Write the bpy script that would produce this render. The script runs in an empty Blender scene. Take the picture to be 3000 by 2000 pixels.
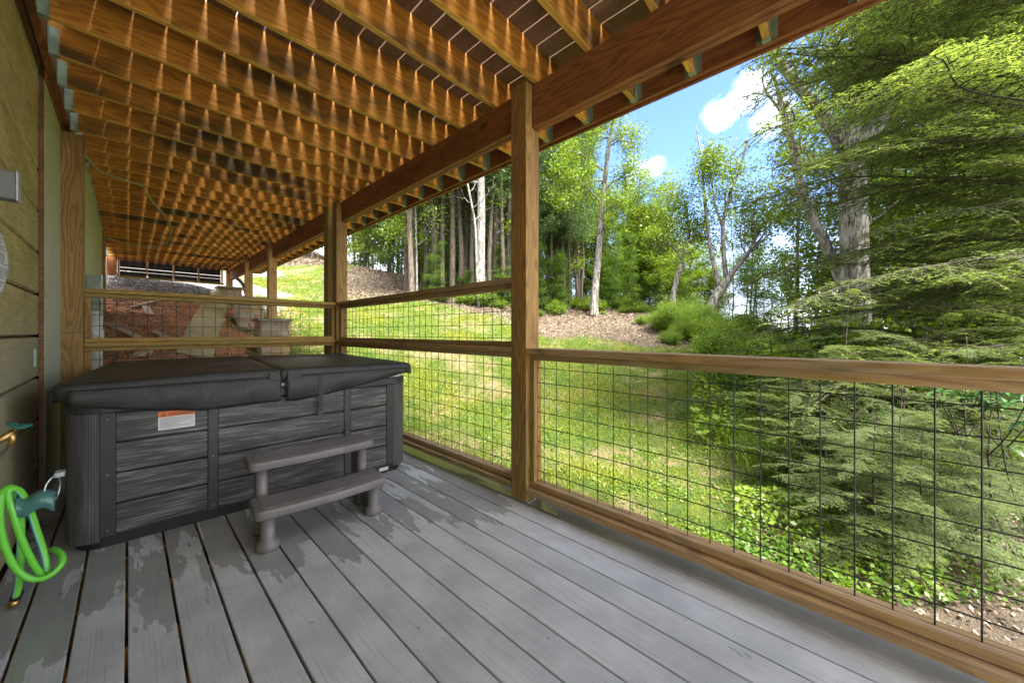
import bpy, bmesh, math, random
import numpy as np
from mathutils import Vector, Matrix, noise as mnoise

# ---------------------------------------------------------------- camera, world, sun
SC = bpy.context.scene
COL = SC.collection
YAW = math.radians(46.97)
SN, CS = math.sin(YAW), math.cos(YAW)
CH = 1.173
cam_d = bpy.data.cameras.new('camera')
cam = bpy.data.objects.new('camera', cam_d)
COL.objects.link(cam)
cam.location = (0, 0, CH)
cam.rotation_euler = (math.radians(90), 0, -YAW)
cam_d.sensor_width = 36.0
cam_d.lens = 12.6
cam_d.shift_y = -0.009
cam_d.clip_start = 0.02
cam_d.clip_end = 1200
SC.camera = cam

SUN_EL, SUN_AZ = 60.0, 187.0          # azimuth clockwise from +Y: high, behind the camera
SC.view_settings.view_transform = 'Standard'
SC.view_settings.look = 'None'
SC.view_settings.exposure = 3.8
SC.view_settings.gamma = 1.0
w = bpy.data.worlds.new('World')
SC.world = w
w.use_nodes = True


class G:
    """small helper for node graphs"""
    def __init__(s, nt):
        s.nt = nt; s.n = nt.nodes; s.l = nt.links
    def node(s, t, **kw):
        n = s.n.new(t)
        for k, v in kw.items():
            setattr(n, k, v)
        return n
    def put(s, sock, v):
        if isinstance(v, bpy.types.NodeSocket):
            s.l.new(v, sock)
        elif v is not None:
            if sock.type == 'RGBA' and hasattr(v, '__len__') and len(v) == 3:
                v = (*v, 1)
            sock.default_value = v
    def math(s, op, a, b=None, c=None, clamp=False):
        n = s.node('ShaderNodeMath', operation=op, use_clamp=clamp)
        s.put(n.inputs[0], a)
        if b is not None: s.put(n.inputs[1], b)
        if c is not None: s.put(n.inputs[2], c)
        return n.outputs[0]
    def vmath(s, op, a, b=None):
        n = s.node('ShaderNodeVectorMath', operation=op)
        s.put(n.inputs[0], a)
        if b is not None: s.put(n.inputs[1], b)
        return n.outputs['Value'] if op in ('DOT_PRODUCT', 'DISTANCE', 'LENGTH') else n.outputs[0]
    def mix(s, f, a, b, mode='MIX'):
        n = s.node('ShaderNodeMix', data_type='RGBA', blend_type=mode)
        s.put(n.inputs[0], f); s.put(n.inputs[6], a); s.put(n.inputs[7], b)
        return n.outputs[2]
    def noise(s, vec, scale, detail=4, rough=0.55, dist=0.0):
        n = s.node('ShaderNodeTexNoise')
        if vec is not None: s.put(n.inputs['Vector'], vec)
        n.inputs['Scale'].default_value = scale
        n.inputs['Detail'].default_value = detail
        n.inputs['Roughness'].default_value = rough
        n.inputs['Distortion'].default_value = dist
        return n.outputs[0]
    def ramp(s, f, stops):
        n = s.node('ShaderNodeValToRGB')
        s.put(n.inputs[0], f)
        cr = n.color_ramp
        while len(cr.elements) < len(stops):
            cr.elements.new(0.5)
        for e, (p, c) in zip(cr.elements, stops):
            e.position = p
            e.color = (c, c, c, 1) if not hasattr(c, '__len__') else (*c, 1)
        return n.outputs[0]
    def smooth(s, f, a, b):
        n = s.node('ShaderNodeMapRange', interpolation_type='SMOOTHSTEP')
        s.put(n.inputs[0], f)
        n.inputs[1].default_value = a; n.inputs[2].default_value = b
        return n.outputs[0]
    def coord(s, kind='Object'):
        return s.node('ShaderNodeTexCoord').outputs[kind]
    def mapping(s, vec, scale=(1, 1, 1), loc=(0, 0, 0)):
        n = s.node('ShaderNodeMapping')
        s.put(n.inputs[0], vec)
        n.inputs['Scale'].default_value = scale
        n.inputs['Location'].default_value = loc
        return n.outputs[0]
    def sep(s, v):
        n = s.node('ShaderNodeSeparateXYZ'); s.put(n.inputs[0], v); return n.outputs
    def bump(s, h, strength=0.3, dist=0.01):
        n = s.node('ShaderNodeBump')
        s.put(n.inputs['Height'], h)
        n.inputs['Strength'].default_value = strength
        n.inputs['Distance'].default_value = dist
        return n.outputs[0]


g = G(w.node_tree)
w.node_tree.nodes.clear()
sky = g.node('ShaderNodeTexSky', sky_type='NISHITA')
sky.sun_disc = False
sky.sun_elevation = math.radians(SUN_EL)
sky.sun_rotation = math.radians(SUN_AZ)
sky.air_density = 1.0; sky.dust_density = 0.6; sky.ozone_density = 1.2
tc = g.coord('Generated')
nz = g.noise(g.mapping(tc, (1, 1, 1.7)), 3.2, 7, 0.6, 0.3)
nz2 = g.noise(g.mapping(tc, (1, 1, 2.0), (3, 1, 2)), 1.3, 3, 0.5)
cl = g.math('MULTIPLY', g.smooth(g.math('ADD', nz, g.math('MULTIPLY', nz2, 0.45)), 0.80, 1.02), .7)
def cloud_blob(px, py, r, amt=1.0):
    u = (px - 1500) / 1050; v = (973 - py) / 1050
    d = Vector((SN + CS * u, CS - SN * u, v)).normalized()
    dist = g.vmath('DISTANCE', tc, tuple(d))
    return g.math('MULTIPLY', g.smooth(g.math('ADD', dist, g.math('MULTIPLY', g.math('SUBTRACT', g.noise(tc, 14, 8, .62, .5), 0.5), -2.2 * r)), r * 1.1, r * 0.1), amt)
for a in ((2215, 262, .045), (2160, 300, .032), (2105, 335, .034), (2265, 335, .04), (1915, 490, .028, .5), (1850, 510, .03, .4), (2090, 345, .02)):
    cl = g.math('MAXIMUM', cl, g.math('MULTIPLY', cloud_blob(*a), .85))
z = g.sep(tc)[2]
low = g.smooth(z, 0.34, -.02)
cl = g.math('MAXIMUM', cl, g.math('MULTIPLY', low, 0.6))
# the sky is blue only in one opening above the wood; elsewhere broken white cloud, added for neutral fill light
_u = (1990 - 1500) / 1050; _v = (973 - 330) / 1050
_d = Vector((SN + CS * _u, CS - SN * _u, _v)).normalized()
_ds = g.math('ADD', g.vmath('DISTANCE', tc, tuple(_d)), g.math('MULTIPLY', g.math('SUBTRACT', nz, .5), .5))
cl = g.math('MAXIMUM', cl, g.math('MULTIPLY', g.smooth(_ds, .42, .85), .93))
skyc = g.mix(1.0, sky.outputs[0], (0.42, 0.50, 0.80), 'MULTIPLY')
col = g.mix(g.math('MULTIPLY', cl, 0.92), skyc, (4.9, 4.95, 5.1))
bg = g.node('ShaderNodeBackground')
g.put(bg.inputs[0], col)
bg.inputs[1].default_value = 0.060
out = g.node('ShaderNodeOutputWorld')
g.l.new(bg.outputs[0], out.inputs[0])

sd = bpy.data.lights.new('sun', 'SUN')
sd.energy = 2.3; sd.angle = math.radians(26); sd.color = (1.0, 0.95, 0.86)
so = bpy.data.objects.new('sun', sd); COL.objects.link(so)
az = math.radians(SUN_AZ); el = math.radians(SUN_EL)
sdir = Vector((math.sin(az) * math.cos(el), math.cos(az) * math.cos(el), math.sin(el)))
so.rotation_euler = sdir.to_track_quat('Z', 'Y').to_euler()
so.location = (0, -10, 20)

# ---------------------------------------------------------------- ray helpers (photo pixel of the 3000x2000 picture -> real point)
def ray(px, py):
    u = (px - 1500) / 1050.0; v = (973 - py) / 1050.0
    return (SN + CS * u, CS - SN * u, v)
def at(px, py, depth):
    a = ray(px, py); return Vector((a[0] * depth, a[1] * depth, CH + a[2] * depth))
def onX(px, py, X):
    a = ray(px, py); return at(px, py, X / a[0])
def onY(px, py, Y):
    a = ray(px, py); return at(px, py, Y / a[1])
def onZ(px, py, Z):
    a = ray(px, py); return at(px, py, (Z - CH) / a[2])

# ---------------------------------------------------------------- object helpers
def tag(o, label, cat, group=None, kind=None):
    if label: o['label'] = label
    if cat: o['category'] = cat
    if group: o['group'] = group
    if kind: o['kind'] = kind
    return o
def thing(name, loc, label, cat, group=None, rz=0.0):
    o = bpy.data.objects.new(name, None)
    o.empty_display_size = 0.1
    COL.objects.link(o)
    o.location = loc; o.rotation_euler = (0, 0, rz)
    return tag(o, label, cat, group)
class MB:
    def __init__(s):
        s.v = []; s.f = []; s.sm = []
    def add(s, vs, fs, smooth=False):
        b = len(s.v)
        s.v += [tuple(p) for p in vs]
        s.f += [tuple(b + i for i in q) for q in fs]
        s.sm += [smooth] * len(fs)
        return s
    def box(s, x0, x1, y0, y1, z0, z1):
        v = [(x, y, z) for z in (z0, z1) for y in (y0, y1) for x in (x0, x1)]
        return s.add(v, [(0, 2, 3, 1), (4, 5, 7, 6), (0, 1, 5, 4), (2, 6, 7, 3), (0, 4, 6, 2), (1, 3, 7, 5)])
    def tube(s, pts, r, n=8, smooth=True, cap=True):
        pts = [Vector(p) for p in pts]
        m = len(pts)
        rs = r if hasattr(r, '__len__') else [r] * m
        rings = []; pa = None
        for i, p in enumerate(pts):
            t = (pts[min(i + 1, m - 1)] - pts[max(i - 1, 0)])
            if t.length < 1e-9: t = Vector((0, 0, 1))
            t.normalize()
            if pa is None:
                pa = t.cross(Vector((0, 0, 1)))
                if pa.length < .3: pa = t.cross(Vector((1, 0, 0)))
            a = pa - pa.dot(t) * t
            if a.length < 1e-4: a = t.cross(Vector((.3, .8, .5)))
            a.normalize(); b = a.cross(t).normalized(); pa = a
            rings.append([p + (a * math.cos(2 * math.pi * k / n) + b * math.sin(2 * math.pi * k / n)) * rs[i] for k in range(n)])
        vs = [q for rg in rings for q in rg]
        fs = [(i * n + k, i * n + (k + 1) % n, (i + 1) * n + (k + 1) % n, (i + 1) * n + k) for i in range(m - 1) for k in range(n)]
        s.add(vs, fs, smooth)
        if cap:
            b = len(s.v) - len(vs)
            s.f.append(tuple(b + k for k in range(n))[::-1]); s.sm.append(False)
            s.f.append(tuple(b + (m - 1) * n + k for k in range(n))); s.sm.append(False)
        return s
    def prism(s, pts2, y0, y1, axis='y'):
        """closed 2-D outline extruded along an axis"""
        n = len(pts2)
        def P(a, b, t):
            return {'y': (a, t, b), 'x': (t, a, b), 'z': (a, b, t)}[axis]
        vs = [P(a, b, y0) for a, b in pts2] + [P(a, b, y1) for a, b in pts2]
        fs = [(i, (i + 1) % n, n + (i + 1) % n, n + i) for i in range(n)]
        fs += [tuple(range(n))[::-1], tuple(range(n, 2 * n))]
        return s.add(vs, fs)
    def lathe(s, cx, cy, prof, n=20):
        vs = [(cx + r * math.cos(2 * math.pi * k / n), cy + r * math.sin(2 * math.pi * k / n), z) for r, z in prof for k in range(n)]
        m = len(prof)
        fs = [(i * n + k, i * n + (k + 1) % n, (i + 1) * n + (k + 1) % n, (i + 1) * n + k) for i in range(m - 1) for k in range(n)]
        s.add(vs, fs, True)
        b = len(s.v) - len(vs)
        s.f.append(tuple(b + k for k in range(n))[::-1]); s.sm.append(False)
        s.f.append(tuple(b + (m - 1) * n + k for k in range(n))); s.sm.append(False)
        return s
    def build(s, name, mat, parent=None, bevel=0.0, seg=2, local=False, fix=True):
        me = bpy.data.meshes.new(name)
        off = Vector((0, 0, 0)) if (parent is None or local) else Vector(parent.location)
        me.from_pydata([tuple(Vector(v) - off) for v in s.v], [], s.f)
        if fix:
            bm = bmesh.new(); bm.from_mesh(me)
            bmesh.ops.recalc_face_normals(bm, faces=bm.faces)
            bm.to_mesh(me); bm.free()
        me.polygons.foreach_set('use_smooth', s.sm)
        me.materials.append(mat)
        o = bpy.data.objects.new(name, me)
        COL.objects.link(o)
        if parent is not None: o.parent = parent
        if bevel:
            b = o.modifiers.new('bevel', 'BEVEL')
            b.width = bevel; b.segments = seg; b.limit_method = 'ANGLE'; b.angle_limit = math.radians(40)
            b.harden_normals = False
        return o
def np_mesh(name, verts, quads, mat, parent=None, rnd=None, off=None, smooth=False):
    verts = np.asarray(verts, dtype=np.float32).reshape(-1, 3)
    if off is not None: verts = verts - np.asarray(off, dtype=np.float32)
    quads = np.asarray(quads, dtype=np.int32)
    k = quads.shape[1]
    me = bpy.data.meshes.new(name)
    me.vertices.add(len(verts)); me.vertices.foreach_set('co', verts.ravel())
    me.loops.add(quads.size); me.loops.foreach_set('vertex_index', quads.ravel())
    me.polygons.add(len(quads))
    me.polygons.foreach_set('loop_start', np.arange(0, quads.size, k, dtype=np.int32))
    me.polygons.foreach_set('loop_total', np.full(len(quads), k, dtype=np.int32))
    if smooth: me.polygons.foreach_set('use_smooth', np.ones(len(quads), dtype=bool))
    me.update(calc_edges=True)
    if rnd is not None:
        a = me.attributes.new('rnd', 'FLOAT', 'FACE')
        a.data.foreach_set('value', np.asarray(rnd, dtype=np.float32))
    me.materials.append(mat)
    o = bpy.data.objects.new(name, me)
    COL.objects.link(o)
    if parent is not None: o.parent = parent
    return o

# ---------------------------------------------------------------- materials
def mat(name):
    m = bpy.data.materials.new(name); m.use_nodes = True
    m.node_tree.nodes.clear()
    G_ = G(m.node_tree)
    o = G_.node('ShaderNodeOutputMaterial')
    b = G_.node('ShaderNodeBsdfPrincipled')
    G_.l.new(b.outputs[0], o.inputs[0])
    return m, G_, b, o
def plain(name, c, rough=0.5, metal=0.0, var=0.15, bump=0.0, bscale=60, spec=0.5):
    m, q, b, o = mat(name)
    n = q.noise(q.coord(), 9, 5)
    q.put(b.inputs['Base Color'], q.mix(q.smooth(n, .3, .7), tuple(x * (1 - var) for x in c), tuple(min(1, x * (1 + var)) for x in c)))
    q.put(b.inputs['Roughness'], q.math('ADD', q.math('MULTIPLY', q.noise(q.coord(), 30, 3), 0.2), rough - 0.1))
    b.inputs['Metallic'].default_value = metal
    b.inputs['Specular IOR Level'].default_value = spec
    if bump: q.put(b.inputs['Normal'], q.bump(q.noise(q.coord(), bscale, 4), bump, 0.004))
    return m
def wood(name, axis, light, dark, stain=(0.10, 0.055, 0.018), stain_amt=0.4, rough=0.62, moss=0.0, weather=0.0, grain=1.0):
    m, q, b, o = mat(name)
    oi = q.node('ShaderNodeObjectInfo')
    off = q.math('MULTIPLY', oi.outputs['Random'], 37.0)
    cx = q.node('ShaderNodeCombineXYZ')
    for i in range(3): q.put(cx.inputs[i], off)
    v = q.vmath('ADD', q.coord(), cx.outputs[0])
    sc = [1, 1, 1]; sc['xyz'.index(axis)] = 0.045
    sl = [1, 1, 1]; sl['xyz'.index(axis)] = 0.28
    vs = q.mapping(v, sc)
    sl2 = tuple(x * (1.0 if x == 1 else .42) for x in sl)
    warp = q.noise(q.mapping(v, sl), 9, 3)
    rings = q.math('SINE', q.math('MULTIPLY', q.math('ADD', q.noise(q.mapping(v, sl2), 6.5, 2, .45), q.math('MULTIPLY', warp, .10)), 95.0 * grain))
    rings = q.smooth(rings, -0.6, 1.0)
    fine = q.noise(vs, 150, 4, .6)
    broad = q.noise(q.mapping(v, sl), 3.2, 5, .6)
    f = q.math('ADD', q.math('MULTIPLY', rings, .30), q.math('MULTIPLY', fine, .70))
    c = q.mix(q.smooth(f, .22, .85), light, dark)
    c = q.mix(q.math('MULTIPLY', q.smooth(broad, .46, .66), stain_amt), c, stain)
    spot = q.smooth(q.noise(q.mapping(v, sl), 13, 6, .7), .60, .74)
    c = q.mix(q.math('MULTIPLY', spot, stain_amt * .9), c, tuple(x * .35 for x in stain))
    # knots
    vo = q.node('ShaderNodeTexVoronoi'); vo.inputs['Scale'].default_value = 2.6
    sk = [1, 1, 1]; sk['xyz'.index(axis)] = 0.42
    q.put(vo.inputs['Vector'], q.mapping(v, tuple(x * 1.6 for x in sk)))
    kn = q.smooth(vo.outputs['Distance'], 0.13, 0.05)
    c = q.mix(q.math('MULTIPLY', kn, .75), c, tuple(x * .4 for x in stain))
    if moss:
        mo = q.smooth(q.noise(q.mapping(v, sl), 2.1, 4, .6), .46, .66)
        c = q.mix(q.math('MULTIPLY', mo, moss), c, (0.17, 0.17, 0.035))
    if weather:
        wn = q.smooth(q.noise(vs, 40, 4, .6), .35, .7)
        c = q.mix(q.math('MULTIPLY', wn, weather), c, (0.40, 0.36, 0.30))
    q.put(b.inputs['Base Color'], c)
    b.inputs['Roughness'].default_value = rough
    b.inputs['Specular IOR Level'].default_value = 0.35
    q.put(b.inputs['Normal'], q.bump(q.math('ADD', q.math('MULTIPLY', f, -1.0), q.math('MULTIPLY', fine, .5)), 0.35, 0.0025))
    return m

W_JO = wood('joist_wood', 'x', (0.64, 0.275, 0.036), (0.37, 0.138, 0.018), (0.085, 0.05, 0.016), 1.0, moss=.25)
W_JO_LIT = wood('joist_bounce_lit_wood', 'x', (0.74, 0.42, 0.085), (0.52, 0.26, 0.045), (0.2, 0.12, 0.03), .35, moss=.2)  # undersides: bounce light from below painted into the wood, with less water stain
W_BE = wood('beam_wood', 'y', (0.32, 0.125, 0.040), (0.18, 0.062, 0.020), (0.08, 0.035, 0.015), .45)
W_RY = wood('rail_wood_y', 'y', (0.46, 0.285, 0.110), (0.28, 0.148, 0.048), (0.17, 0.09, 0.04), .35, moss=.45, weather=.35)
W_RX = wood('rail_wood_x', 'x', (0.44, 0.285, 0.072), (0.30, 0.170, 0.038), (0.17, 0.10, 0.03), .35, moss=.5)
W_PZ = wood('post_wood', 'z', (0.40, 0.235, 0.072), (0.22, 0.110, 0.032), (0.15, 0.085, 0.03), .45, moss=.35)
W_PZ2 = wood('far_post_wood', 'z', (0.55, 0.33, 0.13), (0.36, 0.19, 0.07), (0.25, 0.13, 0.04), .3)
W_SC = wood('scrap_wood', 'x', (0.50, 0.40, 0.28), (0.32, 0.24, 0.15), (0.25, 0.15, 0.08), .3, weather=.4)
M_GALV = plain('galvanised_green', (0.27, 0.35, 0.27), 0.45, 0.3, .25)
M_WIRE = plain('black_wire', (0.012, 0.013, 0.013), 0.35, 0.0, .2)
M_BLACKMETAL = plain('black_metal', (0.02, 0.022, 0.024), 0.4)

def composite_mat():
    m, q, b, o = mat('grey_composite')
    p = q.node('ShaderNodeNewGeometry').outputs['Position']
    oi = q.node('ShaderNodeObjectInfo').outputs['Random']
    off = q.node('ShaderNodeCombineXYZ'); q.put(off.inputs[0], q.math('MULTIPLY', oi, 9)); q.put(off.inputs[1], q.math('MULTIPLY', oi, 31))
    pv = q.vmath('ADD', p, off.outputs[0])
    streak = q.noise(q.mapping(pv, (1, .03, 1)), 120, 4, .7, .5)
    cath = q.noise(q.mapping(pv, (1, .10, 1)), 34, 3, .6, .8)
    blot = q.noise(pv, 3.5, 5, .6)
    c = q.mix(q.smooth(blot, .3, .72), (0.39, 0.402, 0.412), (0.55, 0.565, 0.575))
    c = q.mix(q.math('MULTIPLY', q.smooth(streak, .50, .70), .48), c, (0.24, 0.243, 0.245))
    c = q.mix(q.math('MULTIPLY', oi, .16), c, (0.40, 0.41, 0.415))
    # pale scuffs
    sc = q.smooth(q.noise(q.mapping(pv, (1, .5, 1)), 26, 6, .7, 1.5), .70, .78)
    c = q.mix(q.math('MULTIPLY', sc, .35), c, (0.5, 0.5, 0.5))
    # water left on the boards
    xyz = q.sep(p)
    wn = q.noise(q.mapping(pv, (1, .22, 1)), 6.5, 7, .6, .25)
    edge = q.noise(q.mapping(pv, (1, .12, 1)), 40, 4, .6)
    near = q.smooth(q.math('SUBTRACT', xyz[1], q.math('MULTIPLY', xyz[0], -0.28)), 1.55, 2.6)
    near = q.math('MULTIPLY', near, q.smooth(xyz[1], 4.5, 3.2))
    patch = q.math('ADD', q.math('ADD', wn, q.math('MULTIPLY', q.math('SUBTRACT', edge, .5), .10)), q.math('MULTIPLY', near, .27))
    patch = q.math('ADD', patch, q.math('MULTIPLY', q.math('SUBTRACT', oi, .5), .10))
    wet = q.smooth(patch, .694, .716)
    c = q.mix(q.math('MULTIPLY', wet, .55), c, (0.19, 0.185, 0.170))
    q.put(b.inputs['Base Color'], c)
    q.put(b.inputs['Roughness'], q.math('SUBTRACT', .52, q.math('MULTIPLY', wet, .36)))
    h = q.math('ADD', q.math('MULTIPLY', streak, -.8), q.math('MULTIPLY', cath, -.5))
    q.put(b.inputs['Normal'], q.bump(q.math('MULTIPLY', h, q.math('SUBTRACT', 1.0, q.math('MULTIPLY', wet, .75))), 0.55, 0.003))
    return m
M_COMP = composite_mat()

def siding_mat():
    m, q, b, o = mat('weathered_siding')
    v = q.coord()
    vs = q.mapping(v, (1, .10, 1))
    gr = q.noise(vs, 60, 5, .6, .5)
    bl = q.noise(q.mapping(v, (1, .5, 1)), 4.0, 6, .6)
    dk = q.noise(q.mapping(v, (1, .6, .8)), 11.0, 6, .65, .6)
    zz = q.sep(v)[2]
    row = q.node('ShaderNodeTexWhiteNoise', noise_dimensions='1D')
    q.put(row.inputs['W'], q.math('FLOOR', q.math('MULTIPLY', q.math('SUBTRACT', zz, .02), 1 / .2815)))
    c = q.mix(q.smooth(bl, .3, .7), (0.42, 0.335, 0.085), (0.62, 0.50, 0.18))
    c = q.mix(q.math('MULTIPLY', row.outputs[0], .35), c, (0.42, 0.40, 0.22))
    c = q.mix(q.math('MULTIPLY', q.smooth(gr, .42, .62), .55), c, (0.24, 0.20, 0.075))
    c = q.mix(q.math('MULTIPLY', q.smooth(dk, .60, .74), .55), c, (0.10, 0.11, 0.05))
    c = q.mix(q.smooth(zz, 1.7, .9), c, q.mix(.6, c, (0.36, 0.35, 0.27)))  # yellow lighting tint of the upper wall kept in the colour, greyer below
    q.put(b.inputs['Base Color'], c)
    b.inputs['Roughness'].default_value = .75
    q.put(b.inputs['Normal'], q.bump(gr, .3, .003))
    return m
M_SIDE = siding_mat()
def pale_board():
    m, q, b, o = mat('pale_plywood')
    v = q.coord()
    gr = q.noise(q.mapping(v, (1, 1, .18)), 22, 6, .6, 1.2)
    sp = q.noise(v, 38, 3, .6)
    c = q.mix(q.smooth(gr, .35, .7), (0.62, 0.64, 0.50), (0.48, 0.52, 0.36))
    c = q.mix(q.math('MULTIPLY', q.smooth(sp, .70, .76), .7), c, (0.12, 0.13, 0.08))
    zz = q.sep(v)[2]
    c = q.mix(q.math('MULTIPLY', q.smooth(zz, 1.6, 2.9), .55), c, (0.36, 0.42, 0.10))  # yellow-green tint of the light painted in towards the top
    q.put(b.inputs['Base Color'], c); b.inputs['Roughness'].default_value = .7
    q.put(b.inputs['Normal'], q.bump(gr, .25, .003))
    return m
M_PALE = pale_board()
M_BROWN = wood('brown_trim', 'y', (0.23, 0.12, 0.045), (0.13, 0.06, 0.022), (0.06, 0.03, 0.015), .5)

# ---------------------------------------------------------------- ground
TER = []
def cp(px, py, d, lit=0, rock=0, clay=0): TER.append((*at(px, py, d), lit, rock, clay))
def cw(x, y, zz, lit=0, rock=0, clay=0): TER.append((x, y, zz, lit, rock, clay))
for a in ((2050, 1560, 3.2), (1700, 1430, 4), (1250, 1300, 5), (1900, 1250, 6.2), (1700, 1200, 6.5), (1900, 1100, 8.6), (1600, 1080, 8.6),
          (1350, 1010, 8.6), (1100, 960, 9.5), (1250, 960, 10.5), (1600, 1025, 10), (1750, 1035, 9.6)): cp(*a)
for a in ((1600, 965, 12, .9), (1600, 925, 14.3, 1), (1740, 918, 14.2, 1), (1850, 975, 11.5, .9), (1930, 940, 13, .9), (2085, 925, 13, .7), (1450, 905, 14.8, 1), (1450, 940, 12.2, .45), (1300, 868, 16, 1),
          (1300, 925, 12.6, .35), (1300, 945, 11.6, 0), (1450, 965, 11, 0), (1220, 915, 12.4, 0), (1200, 850, 16.5, 1), (1180, 895, 13.6, .2), (1120, 800, 19, .9), (1080, 850, 16, 1), (1050, 880, 13.5, .6), (1030, 775, 22, .3),
          (900, 790, 18.5, 0), (900, 765, 20, .8), (850, 700, 26, 1), (940, 760, 23, 1), (1000, 765, 24, .9), (850, 840, 14.5, .1), (850, 880, 12, .2), (1000, 920, 11.5)): cp(*a)
for a in ((760, 800, 17, .3, .8), (740, 860, 13, .3, 1), (800, 870, 12.5, .1, .6), (720, 760, 19, .6, .5)): cp(*a)
for px, py, d in ((1060, 775, 22), (1200, 850, 17), (1300, 868, 16), (1450, 900, 15.5), (1600, 920, 15), (1740, 918, 14.5), (1900, 930, 14), (2085, 925, 13)):
    p = at(px, py, d * 1.75); TER.append((p.x, p.y, at(px, py, d).z - 0.9, 1, 0, 0))
    p = at(px, py, d * 3.0); TER.append((p.x, p.y, at(px, py, d).z - 6.5, 1, 0, 0))
for a in ((2200, 1100, 8, .3), (2300, 1300, 5, .6), (2800, 1750, 2.5, 1), (2950, 1500, 4, 1), (2600, 1200, 8, .9), (2400, 1080, 12, .8), (2350, 1650, 3, .6)): cp(*a)
for a in ((2700, 1050, 22, 1), (3100, 1100, 14, 1), (2300, 1010, 26, 1)): cp(*a)
for a in ((.3, 12.6, 2.42, 0, 1, 0), (1.3, 12.6, 2.38, 0, 1, .2), (.3, 10.9, 1.92, 0, .5, 1), (1.2, 10.6, 1.78, 0, .3, 1), (.3, 8.5, 1.22, 0, 0, 1), (1.3, 8.6, 1.12, 0, 0, .8),
          (.2, 6.7, .80, 0, 0, 1), (1.1, 6.7, .55, 0, 0, 1), (.2, 5.4, .22, 0, 0, 1), (1.2, 5.4, .0, 0, 0, .8), (1.9, 5.6, -.15, 0, 0, .2), (1.93, 8.2, .66, 0, 0, .2), (1.93, 10.2, 1.22, .1, .2, .2), (1.95, 12.6, 2.2, .2, .9, 0),
          (-.8, 12.6, 2.6, 0, 1, 0), (-.6, 8, 1.2, 0, 0, 1), (3, 5.2, -.22), (0, 3.5, -.75, .3, 0, .7), (1.5, 2.5, -.85, .4, 0, .5), (1, -1, -.95, .5), (2.6, 1.2, -.72), (2.6, 3.2, -.55),
          (-3, 0, -.9), (-4, 6, .5), (-4, 13, 3), (3, -4, -1.3, 1), (0, -8, -1.2), (8, -6, -2.2, 1), (-20, -20, -1), (-30, 20, 6), (-10, 45, 12, 1), (20, -25, -4, 1), (45, -10, -6, 1), (60, 60, -4, 1), (.5, 17, 3.6, .3, .8), (.5, 22, 5.4, .8), (-60, -60, 0), (-60, 80, 14, 1), (120, 120, -8, 1), (100, -80, -8, 1)):
    cw(*a)
T = np.array(TER, dtype=float)
def _phi(r2):
    return np.where(r2 > 1e-9, 0.5 * r2 * np.log(np.maximum(r2, 1e-9)), 0.0)
_P = T[:, :2]
_n = len(T)
_K = _phi(((_P[:, None] - _P[None]) ** 2).sum(-1)) + np.eye(_n) * 0.9
_Q = np.c_[np.ones(_n), _P]
_A = np.block([[_K, _Q], [_Q.T, np.zeros((3, 3))]])
_wt = np.linalg.solve(_A, np.r_[T[:, 2], 0, 0, 0])
def height(x, y):
    x = np.atleast_1d(np.asarray(x, float)); y = np.atleast_1d(np.asarray(y, float))
    out = np.zeros(len(x))
    for i in range(0, len(x), 20000):
        xx = x[i:i + 20000]; yy = y[i:i + 20000]
        r2 = (xx[:, None] - _P[None, :, 0]) ** 2 + (yy[:, None] - _P[None, :, 1]) ** 2
        out[i:i + 20000] = _phi(r2) @ _wt[:_n] + _wt[_n] + _wt[_n + 1] * xx + _wt[_n + 2] * yy
    return out
def H1(x, y): return float(height(x, y)[0])
def masks(x, y):
    r = np.zeros((len(x), 3))
    for i in range(0, len(x), 20000):
        d2 = (x[i:i + 20000, None] - _P[None, :, 0]) ** 2 + (y[i:i + 20000, None] - _P[None, :, 1]) ** 2
        wgt = 1.0 / (d2 + .05) ** 1.6
        r[i:i + 20000] = (wgt @ T[:, 3:6]) / wgt.sum(1, keepdims=True)
    return r
def axis_pts(lo, hi, near0, near1, step, growth=1.14):
    a = list(np.arange(near0, near1, step))
    s = step
    x = a[-1]
    while x < hi: s *= growth; x += s; a.append(x)
    s = step; x = a[0]
    while x > lo: s *= growth; x -= s; a.insert(0, x)
    return np.array(a)
gx = axis_pts(-150, 260, -1.5, 17, .13); gy = axis_pts(-150, 260, -1.5, 24, .13)
GX, GY = np.meshgrid(gx, gy)
fx, fy = GX.ravel(), GY.ravel()
hz = height(fx, fy)
rng = np.random.default_rng(5)
bumpy = np.array([mnoise.noise(Vector((a * 1.3, b * 1.3, 0))) * .05 + mnoise.noise(Vector((a * 4.2, b * 4.2, 3))) * .02 for a, b in zip(fx, fy)])
mk = masks(fx, fy)
rough_amt = np.array([mnoise.noise(Vector((a * 9, b * 9, 7))) for a, b in zip(fx, fy)]) * (.015 + mk[:, 2] * .05 + mk[:, 1] * .03)
hz = hz + bumpy * (0.6 + mk[:, 0]) + rough_amt
nx_, ny_ = len(gx), len(gy)
idx = np.arange(nx_ * ny_).reshape(ny_, nx_)
quads = np.stack([idx[:-1, :-1], idx[:-1, 1:], idx[1:, 1:], idx[1:, :-1]], -1).reshape(-1, 4)

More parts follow.
